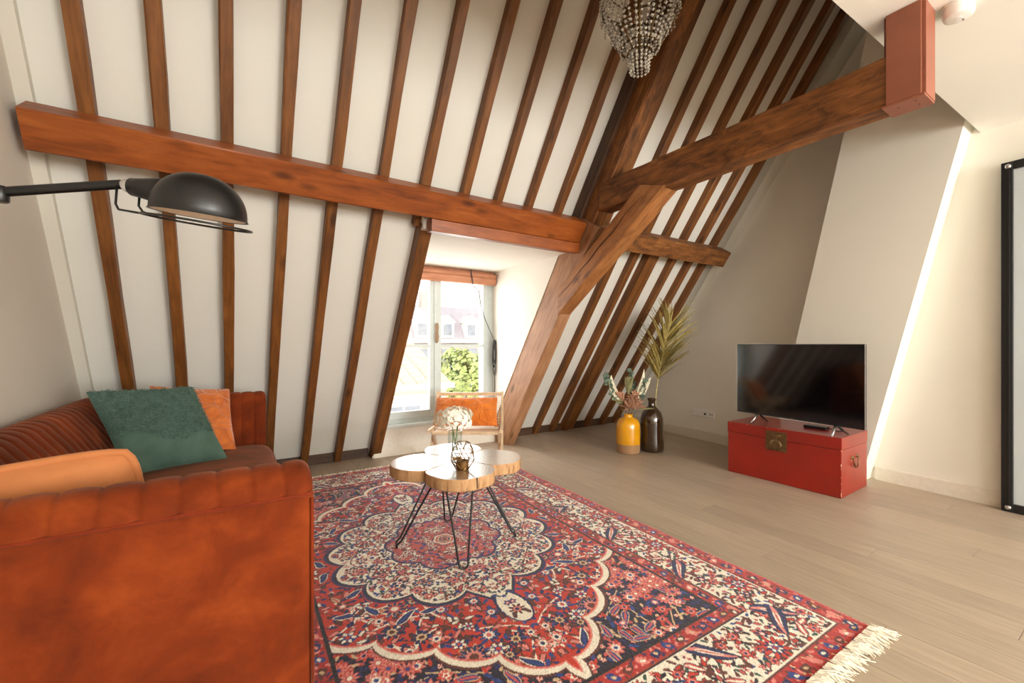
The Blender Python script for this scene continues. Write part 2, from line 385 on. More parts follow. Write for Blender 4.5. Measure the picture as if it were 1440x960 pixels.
# sloping wall with its rafters
wb = thing('wall_back', None, None, (0, 0, 0)); struct(wb, 'sloping white attic wall with dark wooden rafters')
def slope_slab(x0, x1, z0, z1, w0=0.065, w1=0.2):
    a, b = SP(0, z0, 0), SP(0, z1, 0); m = MB()
    q = [a + SN * w0, b + SN * w0, b + SN * w1, a + SN * w1]
    return m.prism([(p.y, p.z) for p in q], 'x', x0, x1)
slope_slab(XL - 0.15, 1.09, -0.1, ZT + 0.1).build('plaster_panel', 'panel_white', wb)
slope_slab(1.09, 2.46, 1.93, ZT + 0.1).build('plaster_panel', 'panel_white', wb)
slope_slab(2.46, 5.2, -0.1, ZT + 0.1).build('plaster_panel', 'panel_white', wb)
slope_slab(XL - 0.1, XL + 0.055, 0, ZT, 0.025, 0.08).build('plaster_strip', 'strip_plaster', wb)
slope_slab(4.52, 5.1, 0, ZT, -0.012, 0.08).build('plaster_strip', 'strip_plaster', wb)
def rafter(x, z0, z1, wd=0.058, d0=0.0, d1=0.085, seed=0, mat='rafter_wood'):
    if z0 == 0.0: z0 = -0.07
    mid = (d0 + d1) / 2
    return beam('rafter', SP(x, z0, mid), SP(x, z1, mid), wd, d1 - d0, -SN, mat, wb, seg=22, rough=0.006, bev=0.005, seed=seed)
for i, x in enumerate((-0.572, -0.300, -0.032, 0.244, 0.515, 0.795)): rafter(x, 0.0, ZT, seed=i + 1)
rafter(1.075, 1.9, ZT, seed=8); rafter(1.37, 2.02, ZT, 0.055, seed=9); rafter(1.647, 2.02, ZT, 0.054, seed=10); rafter(1.924, 2.02, ZT, 0.054, seed=11); rafter(2.218, 2.02, ZT, 0.056, seed=12)
rafter(1.128, 0.0, 1.93, 0.09, -0.035, 0.12, seed=13)
for i, x in enumerate((2.745, 3.035, 3.295, 3.585, 3.865, 4.14, 4.385)):
    rafter(x, 0.0, ZT, 0.066, seed=20 + i)
rafter(3.478, 0.0, 1.98, 0.085, -0.02, 0.085, seed=31)
XS = [-0.8, -0.60, -0.54, -0.33, -0.27, -0.06, 0.0, 0.216, 0.272, 0.487, 0.543, 0.767, 0.823, 1.07]
for a, b in zip(XS[0::2], XS[1::2]): MB().box((a - 0.002, 4.185, 0.0), (b + 0.002, 4.3, 0.088), bev=0.003).build('skirting', 'skirting_wood', wb)
XS = [2.52, 3.0, 3.07, 3.262, 3.33, 3.552, 3.62, 3.832, 3.9, 4.107, 4.175, 4.56]
for a, b in zip(XS[0::2], XS[1::2]): MB().box((a - 0.002, 4.185, 0.0), (b + 0.002, 4.3, 0.088), bev=0.003).build('skirting', 'skirting_wood', wb)

# dormer: cheeks, ceiling, parapet
wd = thing('wall_dormer', None, None); struct(wd, 'white plastered dormer recess around the attic window')
ck = [(4.28, 0), (4.5, 0), (4.5, 1.95), (Y0 - 1.95 / TAN + 0.11, 1.95)]
MB().prism(ck, 'x', 2.435, 2.55).build('cheek', 'wall_white', wd)
MB().prism(ck, 'x', 0.98, 1.085).build('cheek', 'wall_white', wd)
MB().prism([(2.80, 1.872), (4.5, 1.872), (4.5, 2.0), (2.80, 2.0)], 'x', 1.088, 2.44).build('dormer_ceiling', 'wall_white', wd)
MB().box((1.092, 4.11, 0.0), (2.47, 4.5, 0.285)).build('parapet', 'parapet_paint', wd)
MB().box((1.10, 4.098, 0.0), (2.46, 4.111, 0.085), bev=0.003).build('skirting', 'baseboard_paint', wd)

# right wall: alcove with a slight lean, chimney breast, near wall
def alx(y, z): return 4.4 + (y - 2.584) * 0.1 + 0.118 * z
m = MB(); v = []
for y in (1.4, 4.5):
    for z in (0 - 0.05, ZT + 0.1): v += [(alx(y, z), y, z), (alx(y, z) + 0.5, y, z)]
m.add(v, [(0, 2, 6, 4), (1, 5, 7, 3), (0, 1, 3, 2), (4, 6, 7, 5), (0, 4, 5, 1), (2, 3, 7, 6)])
struct(m.build('wall_alcove', 'wall_cream'), 'cream wall between the sloping wall and the chimney breast')
def chim(y, z): return wall_x(y) - 0.2
m = MB(); v = []
for z in (0.0, ZT + 0.1):
    yl, yr = 2.05 - 0.2175 * z, 1.335 - 0.226 * z
    v += [(chim(yr, z), yr, z), (chim(yl, z), yl, z), (5.4, yl, z), (5.4, yr, z)]
m.add(v, [(0, 3, 2, 1), (4, 5, 6, 7), (0, 1, 5, 4), (1, 2, 6, 5), (2, 3, 7, 6), (3, 0, 4, 7)])
struct(m.build('wall_chimney', 'wall_cream'), 'leaning cream chimney breast behind the television')
m = MB().prism([(wall_x(YF - 0.2), YF - 0.2), (wall_x(YF - 0.2) + 0.3, YF - 0.2), (wall_x(1.4) + 0.3, 1.4), (wall_x(1.4), 1.4)], 'z', -0.05, ZC + 0.1)
struct(m.build('wall_right', 'wall_cream'), 'cream wall beside the black framed glass door')
def bboard(y0, y1, fx, name, h=0.105):
    m = MB(); t = 0.014; m.prism([(fx(y0) - t, y0), (fx(y0) + 0.003, y0), (fx(y1) + 0.003, y1), (fx(y1) - t, y1)], 'z', 0.0, h - 0.006)
    m.prism([(fx(y0) - t + 0.005, y0), (fx(y0) + 0.003, y0), (fx(y1) + 0.003, y1), (fx(y1) - t + 0.005, y1)], 'z', h - 0.006, h)
    return m.build(name, 'baseboard_paint')
bb = struct(bboard(0.0, 1.30, wall_x, 'baseboard_right'))
struct(bboard(2.03, 4.2, lambda y: alx(y, 0), 'baseboard_alcove'))
struct(MB().prism([(XL, YF - 0.2), (XL - 0.25, YF - 0.2), (XL - 0.25, 4.6), (XL, 4.6)], 'z', -0.05, ZT + 0.1).build('wall_left', 'wall_left'), 'plain beige plaster wall behind the velvet sofa')
# ceiling, upstand and upper ceiling
ce = MB().prism([(XL - 0.2, YF - 0.2), (wall_x(YF) + 0.6, YF - 0.2), (4.9, edge_y(4.9)), (XL - 0.2, edge_y(XL - 0.2))], 'z', ZC, ZC + 0.12)
struct(ce.build('ceiling', 'ceiling_white'), 'flat white ceiling with a diagonal open edge')
up = MB().prism([(XL - 0.2, edge_y(XL - 0.2) - 0.12), (4.9, edge_y(4.9) - 0.12), (4.9, edge_y(4.9) - 0.001), (XL - 0.2, edge_y(XL - 0.2) - 0.001)], 'z', ZC + 0.121, ZT + 0.1)
struct(up.build('wall_upper', 'wall_white'))
struct(MB().box((XL - 0.2, 0.5, ZT), (5.2, 1.6, ZT + 0.15)).build('ceiling_upper', 'wall_white'))
# wall behind the camera with two wide windows
wf = thing('wall_front', None, None); struct(wf, 'white wall behind the viewer with two wide windows')
openings = [(-0.55, 1.25, 0.55, 2.35), (1.75, 3.75, 0.55, 2.35)]
xs = [XL - 0.2, openings[0][0], openings[0][1], openings[1][0], openings[1][1], 4.4]
for a, b in ((0, 1), (2, 3), (4, 5)): MB().box((xs[a], YF - 0.2, 0), (xs[b], YF, ZC + 0.05)).build('wall_panel', 'wall_cream', wf)
for (x0, x1, z0, z1) in openings:
    MB().box((x0, YF - 0.2, 0), (x1, YF, z0)).build('wall_panel', 'wall_cream', wf); MB().box((x0, YF - 0.2, z1), (x1, YF, ZC + 0.05)).build('wall_panel', 'wall_cream', wf)
for k, (x0, x1, z0, z1) in enumerate(openings):
    wn = thing('window_%d' % (k + 2), None, None); struct(wn, 'wide white window behind the viewer')
    t = 0.07; m = MB(); y0, y1 = YF - 0.16, YF - 0.09
    m.box((x0, y0, z0), (x0 + t, y1, z1)).box((x1 - t, y0, z0), (x1, y1, z1)).box((x0 + t, y0, z0), (x1 - t, y1, z0 + t)).box((x0 + t, y0, z1 - t), (x1 - t, y1, z1))
    m.box(((x0 + x1) / 2 - t / 2, y0, z0 + t), ((x0 + x1) / 2 + t / 2, y1, z1 - t)); m.build('window_frame', 'window_paint', wn)

# ------------------------------------------------------------------ dormer window
wi = thing('window_1', None, None); struct(wi, 'pale grey casement window in the dormer')
fx0, fx1, fz0, fz1 = 1.085, 2.435, 0.285, 1.872; ya, yb = 4.16, 4.24
m = MB()
m.box((fx0, ya, fz0), (fx0 + 0.10, yb, fz1), bev=0.004).box((fx1 - 0.075, ya, fz0), (fx1, yb, fz1), bev=0.004)
m.box((fx0 + 0.1, ya, fz1 - 0.09), (fx1 - 0.075, yb, fz1), bev=0.004).box((fx0 + 0.1, ya, fz0), (fx1 - 0.075, yb, fz0 + 0.06), bev=0.004)
m.build('window_frame', 'window_paint', wi)
MB().box((fx0 + 0.008, 4.085, 0.265), (fx1, 4.165, 0.295), bev=0.006).build('window_sill', 'window_paint', wi)
def casement(x0, x1, z0, z1):
    s = 0.052; c = MB(); yc, yd = 4.150, 4.205
    c.box((x0, yc, z0), (x0 + s, yd, z1), bev=0.004).box((x1 - s, yc, z0), (x1, yd, z1), bev=0.004)
    c.box((x0 + s, yc, z0), (x1 - s, yd, z0 + 0.075), bev=0.004).box((x0 + s, yc, z1 - s), (x1 - s, yd, z1), bev=0.004)
    o = c.build('casement', 'window_paint', wi)
    MB().box((x0 + s, yc + 0.008, 1.045), (x1 - s, yd - 0.01, 1.075)).build('glazing_bar', 'window_paint', o)
    MB().box((x0 + s - 0.002, 4.178, z0 + 0.073), (x1 - s + 0.002, 4.182, 1.046)).build('pane', 'window_glass', o)
    MB().box((x0 + s - 0.002, 4.178, 1.074), (x1 - s + 0.002, 4.182, z1 - s + 0.002)).build('pane', 'window_glass', o)
casement(1.17, 1.735, 0.335, 1.79); casement(1.755, 2.36, 0.335, 1.79)
MB().box((1.725, 4.135, 0.345), (1.765, 4.152, 1.78), bev=0.003).build('meeting_strip', 'window_paint', wi)
la = MB(); la.lathe([(0.004, -0.1), (0.022, -0.085), (0.03, -0.03), (0.02, 0.02), (0.028, 0.06), (0.02, 0.095), (0.004, 0.11)], 14, Matrix.Translation((1.745, 4.118, 1.19)) @ Matrix.Diagonal((0.8, 0.6, 1, 1)))
la.build('latch', 'latch_wood', wi, smooth=True)

# blind
bl = thing('bamboo_blind', 'rolled up reddish bamboo blind with dark cords above the dormer window', 'blind', (1.78, 4.12, 1.70))
MB().box((1.14, 4.105, 1.83), (2.415, 4.15, 1.87), bev=0.004).build('head_rail', 'blind_wood', bl, world=True)
m = MB(); pts = []
for i in range(40):
    a = i / 39 * 4.6 * PI; r = 0.048 - 0.00075 * i
    pts.append((4.105 + r * math.cos(a), 1.775 + r * 1.35 * math.sin(a)))
def spiral(u, v2):
    i = min(int(v2 * 39), 39); p = pts[i]; wob = 0.003 * math.sin(u * 37 + i)
    return (1.13 + u * 1.295, p[0] + wob, p[1])
m.grid(spiral, 30, 40); m.build('rolled_slats', 'blind_wood', bl, smooth=True, world=True)
MB().box((1.13, 4.052, 1.80), (2.42, 4.06, 1.835)).build('blind_batten', 'blind_wood', bl, world=True)
for x in (1.3, 2.107):
    MB().tube([(x, 4.06, 1.865), (x - 0.006, 4.045, 1.84), (x + 0.01, 4.047, 1.77), (x + 0.02, 4.055, 1.71)], 0.006, 6).build('tie_cord', 'cord_dark', bl, smooth=True, world=True)
MB().tube([(2.13, 4.055, 1.70), (2.225, 4.10, 1.655), (2.245, 4.10, 1.52), (2.30, 4.105, 1.36), (2.36, 4.11, 1.245), (2.41, 4.115, 1.15), (2.425, 4.115, 1.12)], 0.0045, 6).build('pull_cord', 'cord_dark', bl, smooth=True, world=True)
m = MB()
for k in range(7):
    rx = 0.014 + 0.024 * random.random(); L = 0.24 + 0.16 * random.random(); dx = random.uniform(-.008, .01); dy = random.uniform(-.02, .0)
    m.tube([(2.413 + dx + rx * math.sin(a) * (0.4 + 0.6 * (1 - math.cos(a)) / 2), 4.10 + dy, 1.125 - L / 2 * (1 - math.cos(a))) for a in [2 * PI * i / 24 for i in range(24)]], 0.0032, 5, closed=True)
m.tube([(2.42, 4.108, 0.85), (2.43, 4.11, 0.62), (2.425, 4.11, 0.42)], 0.004, 5)
m.build('cord_bundle', 'cord_dark', bl, smooth=True, world=True)

# ------------------------------------------------------------------ big timbers
pc = (SP(0, 2.03, -0.07) + SP(0, 1.99, -0.07)) / 2
def slope_beam(name, x0, x1, label, mat, seed):
    zc = 1.988; fc = SP(0, zc, 0) - SN * 0.07
    # centre of the beam cross section: fronts measured at (2.595,2.058) and (2.69,1.917)
    c = (Vector((0, 2.6425, 1.9875)) + SN * 0.072)
    o = beam(name, (x0, c.y, c.z), (x1, c.y, c.z), 0.172, 0.144, -SN, mat, None, 20, 0.004, 0.006, seed)
    return tag(o, label, 'beam')
slope_beam('purlin_beam', -0.76, 2.405, 'long reddish brown horizontal beam crossing the rafters above the dormer window', 'purlin_wood', 2)
slope_beam('purlin_beam', 2.56, 4.49, 'short brown horizontal beam crossing the rafters beside the cream alcove wall', 'oak_beam', 5)
lb = beam('lintel_board', (1.105, 2.738, 1.882), (2.412, 2.738, 1.882), 0.092, 0.082, (0, -0.1, 1), 'purlin_wood', None, 10, 0.002, 0.004, 7); tag(lb, 'orange brown board under the long beam, over the dormer opening', 'board')
# principal rafter
pr = thing('principal_rafter', 'massive slanted timber post running from the floor up beside the dormer', 'beam', (2.48, 3.85, 0))
XP0, XP1 = 2.42, 2.555; xm = (XP0 + XP1) / 2
def pbeam(name, z0, z1, d0, d1, x0, x1, mat, seed, rough=0.008, ends=None):
    mid = (d0 + d1) / 2
    return beam(name, SP((x0 + x1) / 2, z0, mid), SP((x0 + x1) / 2, z1, mid), x1 - x0, d1 - d0, -SN, mat, pr, 24, rough, 0.01, seed, ends)
pbeam('lower_timber', -0.02, 2.15, -0.235, 0.06, XP0, XP1, 'principal_wood', 41, 0.01, ends=(-0.68, 0))
pbeam('upper_timber', 2.1, ZT, -0.185, 0.02, XP0 + 0.004, XP1 - 0.006, 'oak_beam', 42)
pbeam('side_plank', 1.95, ZT, -0.05, 0.07, XP0 - 0.03, XP0 + 0.01, 'skirting_wood', 43, 0.003)
# tie beam, brace, boxed end
tb = beam('tie_beam', (2.49, 2.47, 2.24), (2.485, 0.60, 2.24), 0.14, 0.222, (0, 0, 1), 'oak_beam', None, 22, 0.012, 0.012, 51)
tag(tb, 'weathered horizontal oak beam running from the slanted post to the painted ceiling box', 'beam')
m = MB(); prof = [(3.035, 1.325), (1.83, 2.15), (2.22, 2.15), (2.75, 1.735)]
br = thing('knee_brace', 'light brown cracked diagonal brace between slanted post and horizontal oak beam', 'beam', (2.49, 2.9, 1.3))
bo = beam('brace_timber', (2.487, 2.985, 1.455), (2.487, 1.96, 2.175), 0.148, 0.195, (0, 0.6, 0.8), 'brace_wood', br, 18, 0.008, 0.012, 52, ends=(0.75, -0.75))
cr = MB(); cp = []
for i in range(16):
    t = i / 15; cp.append((2.4125, 2.97 - 0.93 * t + 0.006 * math.sin(t * 17), 1.49 + 0.645 * t + 0.008 * math.sin(t * 23 + 1)))
cr.tube(cp, [0.0015 + 0.0025 * math.sin(PI * i / 15) for i in range(16)], 5).build('crack', 'screw_dark', br, world=True)
bx = thing('beam_end_box', 'reddish brown painted box hanging from the ceiling edge around the beam end', 'beam box', (2.47, 0.63, 2.125))
MB().box((2.403, 0.575, 2.128), (2.415, 0.69, 2.519), bev=0.001).build('side_panel', 'box_paint', bx, world=True)
MB().box((2.415, 0.578, 2.128), (2.54, 0.70, 2.519), bev=0.002).build('core', 'box_groove', bx, world=True)
MB().box((2.416, 0.562, 2.128), (2.54, 0.578, 2.519), bev=0.001).build('front_panel', 'box_paint', bx, world=True)
MB().box((2.405, 0.564, 2.118), (2.54, 0.705, 2.128), bev=0.001).build('bottom_panel', 'box_paint', bx, world=True)
for x, y in ((2.44, 0.60), (2.49, 0.60), (2.45, 0.66)): MB().lathe([(0.003, 0), (0.003, 0.003)], 8, Matrix.Translation((x, y, 2.1165))).build('screw', 'screw_dark', bx, world=True)
# smoke detector
sd = thing('smoke_detector', 'round white smoke detector on the flat ceiling beside the painted box', 'smoke detector', (2.585, 0.50, 2.465))
MB().lathe([(0.036, 0.0), (0.046, 0.004), (0.05, 0.014), (0.05, 0.038), (0.046, 0.054)], 28).build('housing', 'plastic_white', sd, smooth=True, angle=40)
MB().lathe([(0.012, -0.0015), (0.013, 0.001)], 16).build('test_button', 'plastic_white', sd)
for k in range(3): MB().box((0.02 + 0.006 * k, -0.012, -0.0006), (0.0225 + 0.006 * k, -0.006, 0.001)).build('vent_slot', 'plastic_dark', sd)
MB().lathe([(0.054, 0.0), (0.054, 0.006)], 28, Matrix.Translation((0, 0, 0.0485))).build('base_plate', 'plastic_white', sd)

# ------------------------------------------------------------------ glass door
ang = math.atan(0.0795)
dr = thing('door_1', None, None, (wall_x(0.612) - 0.055, 0.612, 0), -ang); struct(dr, 'tall black steel framed sliding door with frosted glass')
DW, DH, ST = 1.15, 2.25, 0.052      # local: -y runs along the wall toward the viewer
def stile(name, y0, y1, z0, z1): return MB().box((-0.02, y0, z0), (0.03, y1, z1), bev=0.003).build(name, 'metal_black', dr)
stile('stile', -ST, 0, 0.004, DH); stile('stile', -DW, -DW + ST, 0.004, DH); stile('rail', -DW + ST, -ST, DH - ST, DH); stile('rail', -DW + ST, -ST, 0.004, 0.004 + ST)
MB().box((-0.026, -ST + 0.012, 0.06), (-0.02, -ST + 0.02, DH - ST), bev=0.001).build('edge_bead', 'metal_black', dr)
MB().box((-0.004, -DW + ST - 0.004, ST), (0.004, -ST + 0.004, DH - ST + 0.004)).build('pane', 'frosted_glass', dr)
for z in (0.03, DH - 0.03): MB().lathe([(0.013, 0), (0.016, 0.004), (0.013, 0.01), (0.004, 0.013)], 16, Matrix.Translation((-0.02, -0.032, z)) @ Matrix.Rotation(-PI / 2, 4, 'Y')).build('roller_cap', 'steel', dr, smooth=True)

# outlet strip on the alcove wall
oy, oz = 2.912, 0.293; la = math.atan2(0.118, 1)
os_ = thing('outlet_strip', 'white four gang wall socket strip low on the cream alcove wall', 'wall outlet', (alx(oy, oz) - 0.001, oy, oz), -math.atan(0.1))
Rl = Matrix.Rotation(la, 4, 'Y')
MB().box((-0.011, -0.157, -0.041), (0.006, 0.157, 0.041), Rl, bev=0.003).build('cover_plate', 'plastic_white', os_)
for k in range(4):
    yc = 0.118 - 0.0787 * k
    s = MB().box((-0.014, yc - 0.03, -0.03), (-0.0105, yc + 0.03, 0.03), Rl, bev=0.002).build('socket', 'plastic_white', os_)
    RY = Rl @ Matrix.Translation((-0.0135, yc, 0)) @ Matrix.Rotation(-PI / 2, 4, 'Y')
    if k < 2:
        MB().lathe([(0.019, 0), (0.021, 0.0022), (0.018, 0.0022), (0.017, 0.0006)], 20, RY).build('socket_rim', 'plastic_white', s)
        for d in (-.009, .009): MB().lathe([(0.0028, 0), (0.0028, 0.0012)], 8, Rl @ Matrix.Translation((-0.0135, yc + d, 0)) @ Matrix.Rotation(-PI / 2, 4, 'Y')).build('pin_hole', 'plastic_dark', s)
    elif k == 2: MB().box((-0.0155, yc - 0.012, -0.014), (-0.013, yc + 0.012, 0.008), Rl).build('data_jack', 'plastic_dark', s)
    else:
        for d in (-.013, .013): MB().lathe([(0.007, 0), (0.006, 0.003)], 12, Rl @ Matrix.Translation((-0.0135, yc + d, 0)) @ Matrix.Rotation(-PI / 2, 4, 'Y')).build('aerial_jack', 'plastic_dark', s)

# ------------------------------------------------------------------ red chest
CA = math.atan2(3.548 - 3.527, 2.062 - 1.264)                      # chest is turned a touch from the y axis
ch = thing('red_chest', 'red lacquered wooden chest with brass lock plate under the television', 'chest', (3.537, 1.663, 0), CA)
CL, CDp, CH = 0.805, 0.495, 0.4235                                  # local: x depth (away from viewer), y along the front
MB().box((0, -CL / 2, 0.002), (CDp, CL / 2, 0.336), bev=0.003).build('body', 'chest_red', ch)
lid = MB().box((-0.003, -CL / 2 - 0.003, 0.3385), (CDp + 0.003, CL / 2 + 0.003, CH), bev=0.004).build('lid', 'chest_red', ch)
MB().box((0.004, -CL / 2 + 0.004, 0.334), (CDp - 0.004, CL / 2 - 0.004, 0.340)).build('lid_gap', 'chest_seam', ch)
pl_ = MB().box((-0.009, -0.055, 0.250), (0.0, 0.095, 0.400), bev=0.0015).build('lock_plate', 'brass_old', ch)
MB().box((-0.015, 0.010, 0.290), (-0.008, 0.034, 0.375), bev=0.002).build('hasp', 'brass_old', pl_)
MB().tube([(-0.010, -0.014, 0.372), (-0.02, -0.012, 0.374), (-0.02, 0.052, 0.374), (-0.010, 0.054, 0.372)], 0.0055, 8).build('hasp_bar', 'gold_wire', pl_, smooth=True)
MB().lathe([(0.042, 0), (0.044, 0.003), (0.040, 0.007), (0.02, 0.0065), (0.002, 0.007)], 24, Matrix.Translation((-0.009, 0.022, 0.298)) @ Matrix.Rotation(-PI / 2, 4, 'Y')).build('round_boss', 'brass_old', pl_, smooth=True)
for y, z in ((-0.045, 0.39), (0.085, 0.39), (-0.045, 0.26), (0.085, 0.26)): MB().sphere((-0.008, y, z), 0.003).build('nail', 'gold_wire', pl_)
hd = MB(); hp = [(0.235 + 0.048 * math.cos(a), -CL / 2 - 0.012 - 0.004 * math.sin(-a), 0.262 + 0.075 * math.sin(a)) for a in [PI + PI * i / 14 for i in range(15)]]
hd.tube(hp, 0.0048, 8); hb = hd.build('side_handle', 'brass_old', ch, smooth=True)
for x in (0.187, 0.283): MB().lathe([(0.014, 0), (0.012, 0.004), (0.006, 0.014), (0.003, 0.018)], 12, Matrix.Translation((x, -CL / 2 - 0.001, 0.262)) @ Matrix.Rotation(PI / 2, 4, 'X')).build('handle_mount', 'brass_old', hb)
cpn = MB()
for k in range(26):
    z = random.choice([random.uniform(0.005, 0.06), random.uniform(0.005, 0.40), random.uniform(0.2, 0.24)]); h = random.uniform(0.004, 0.014); d = random.uniform(0.002, 0.006)
    yb_ = -CL / 2
    cpn.add([(-0.0006, yb_ - 0.0006, z), (-0.0006, yb_ + d, z + h * .3), (-0.0006, yb_ + d * .6, z + h), (-0.0006, yb_ - 0.0006, z + h * .9), (d, yb_ - 0.0006, z + h * .5)], [(3, 2, 1, 0), (0, 4, 3)])
for k in range(5):
    y = random.uniform(-.38, .38); s = random.uniform(.003, .006); cpn.add([(-0.0036, y, CH - .002), (-0.0036, y + s * 2, CH - .003), (-0.0036, y + s, CH - .002 - s)], [(0, 1, 2)])
cpn.build('paint_chips', 'chip_cream', ch)['kind'] = 'stuff'

# television
tv = thing('television', 'flat black television on small splayed feet on the red chest', 'television', (3.60, 1.592, CH), CA - math.radians(7.5))
# local x away from the viewer, y along the screen
TW, T0, T1 = 0.932, 0.076, 0.656
MB().box((0.0, -TW / 2, T0), (0.022, TW / 2, T1), bev=0.003).build('casing', 'plastic_black', tv)
MB().box((0.02, -TW / 2 + 0.12, T0 + 0.05), (0.06, TW / 2 - 0.12, T0 + 0.36), bev=0.012).build('rear_housing', 'plastic_black', tv)
MB().box((-0.0015, -TW / 2 + 0.007, T0 + 0.014), (0.004, TW / 2 - 0.007, T1 - 0.007)).build('screen', 'tv_screen', tv)
for s in (-1, 1): MB().box((-0.002, s * (TW / 2 - 0.001) - 0.0016, T0), (0.012, s * (TW / 2 - 0.001) + 0.0016, T1), bev=0.0005).build('edge_trim', 'steel', tv)
MB().box((-0.002, -TW / 2, T1 - 0.002), (0.01, TW / 2, T1 + 0.0005), bev=0.0005).build('edge_trim', 'steel', tv)
for k, wdt in enumerate((.003, .004, .003, .004, .003)): MB().box((-0.0022, 0.02 - k * 0.0065 - wdt, T0 + 0.0045), (-0.001, 0.02 - k * 0.0065, T0 + 0.0085)).build('brand_mark', 'steel', tv)
for y in (0.285, -0.285):
    for sx, mt in ((-1, 'steel'), (1, 'plastic_black')):
        m = MB(); e = Vector((0.01 + sx * (0.075 if sx < 0 else 0.14), y + (0.03 if y > 0 else -0.03) * 0.4, 0.006)); t0 = Vector((0.012, y, T0 + 0.012))
        m.tube([t0, t0.lerp(e, 0.5) + Vector((0, 0, -0.003)), e], [0.0095, 0.0085, 0.006], 8); m.build('foot', mt, tv, smooth=True)
# media box and cable on the chest
mbx = thing('media_box', 'small black media box with a cable behind the television foot', 'media player', (3.80, 1.50, CH), CA)
MB().box((-0.04, -0.06, 0.001), (0.04, 0.09, 0.022), bev=0.004).build('case', 'plastic_black', mbx)
MB().tube([(0.0, -0.06, 0.012), (0.01, -0.10, 0.008), (-0.03, -0.13, 0.006), (0.02, -0.16, 0.006), (0.06, -0.13, 0.02), (0.05, -0.10, 0.06)], 0.004, 6).build('cable', 'plastic_black', mbx, smooth=True)

# ------------------------------------------------------------------ sofa
so = thing('velvet_sofa', 'rust orange velvet sofa with channel tufted arms along the left wall', 'sofa', (-0.3, 2.37, 0))
SXF, SXB, SY0, SY1 = 0.18, -0.775, 1.245, 3.50
def lobes(t, n): # 0 at seams, 1 on the bulge
    f = (t * n) % 1.0; return max(0.0, 1 - abs(2 * f - 1) ** 2.6) ** 0.55
def sweep_profile(path, n_sub):   # resample a 2D poly path evenly
    P = [Vector((p[0], p[1], 0)) for p in path]; L = [0]
    for a, b in zip(P, P[1:]): L.append(L[-1] + (b - a).length)
    out = []
    for i in range(n_sub):
        s = L[-1] * i / (n_sub - 1); k = 0
        while k < len(P) - 2 and L[k + 1] < s: k += 1
        t = (s - L[k]) / max(1e-9, L[k + 1] - L[k]); out.append(P[k].lerp(P[k + 1], t))
    return out
def channel_roll(path, length0, length1, nch, amp, place, per=10, nsub=36, capround=0.0):
    P = sweep_profile(path, nsub); N = []
    for i in range(nsub):
        t = (P[min(i + 1, nsub - 1)] - P[max(i - 1, 0)]).normalized(); N.append(Vector((-t.y, t.x, 0)))
    m = MB(); nu = nch * per + 1
    cx = sum((p.x for p in P)) / nsub; cz = min(p.y for p in P)
    def fn(u, v):
        i = min(int(round(v * (nsub - 1))), nsub - 1); d = amp * lobes(min(u, 0.99999), nch)
        e0 = min(u, 1 - u) * (length1 - length0); sh = 0.0
        if capround > 0 and e0 < capround: sh = capround * (1 - math.sqrt(max(0, 1 - (1 - e0 / capround) ** 2)))
        p = P[i] + N[i] * (d - sh * 0.8)
        return place(length0 + (length1 - length0) * u, p.x, p.y)
    m.grid(fn, nu, nsub); return m
def arc(cx, cz, r, a0, a1, n=14, rz=None): return [(cx + r * math.cos(math.radians(a0 + (a1 - a0) * i / n)), cz + (rz or r) * math.sin(math.radians(a0 + (a1 - a0) * i / n))) for i in range(n + 1)]
# near arm: flat outer panel, channel roll over the top and down the inside
AY, AT = SY0, 0.155
m = MB(); m.box((SXB + 0.02, AY + 0.012, 0.09), (SXF - 0.002, AY + AT - 0.02, 0.70), bev=0.03); na = m.build('near_arm', 'sofa_velvet', so, smooth=True, world=True, angle=50)
def soft_panel(u, v):
    x = SXB + 0.01 + (SXF - SXB - 0.012) * u; z = 0.095 + 0.59 * v
    e = min(u, 1 - u) * (SXF - SXB); rd = 0.02; back = rd * (1 - math.sqrt(max(0, 1 - (1 - min(e, rd) / rd) ** 2)))
    return (x, AY + 0.006 + back + 0.004 * mnoise.noise(Vector((x * 5, z * 6, 1.3))), z)
MB().grid(soft_panel, 60, 30).build('arm_panel', 'sofa_velvet', na, smooth=True, world=True)
path = [(AY + 0.002, 0.682)] + arc(AY + AT / 2, 0.682, AT / 2 - 0.002, 180, 0, 22, 0.068) + [(AY + AT + 0.004, 0.60), (AY + AT, 0.40)]
channel_roll(path, SXB + 0.02, SXF - 0.001, 13, 0.0075, lambda L, a, b: (L, a, b), 12, 44, 0.035).build('arm_channels', 'sofa_velvet', na, smooth=True, world=True)
MB().tube([(SXB + 0.02, AY - 0.002, 0.684), (SXF - 0.012, AY - 0.002, 0.684), (SXF - 0.002, AY + 0.012, 0.682)], 0.0055, 8).build('piping', 'sofa_velvet_dark', na, smooth=True, world=True)
MB().tube([(SXF - 0.006, AY + 0.012, 0.67), (SXF - 0.004, AY + 0.012, 0.10)], 0.005, 8).build('piping', 'sofa_velvet_dark', na, smooth=True, world=True)
m = MB(); m.prism([(AY + 0.02, 0.1), (AY + AT - 0.01, 0.1), (AY + AT - 0.01, 0.66)] + [p for p in arc(AY + AT / 2, 0.672, AT / 2 - 0.008, 0, 180, 12, 0.066)] + [(AY + 0.02, 0.66)], 'x', SXF - 0.02, SXF - 0.004); m.build('arm_front', 'sofa_velvet', na, world=True)
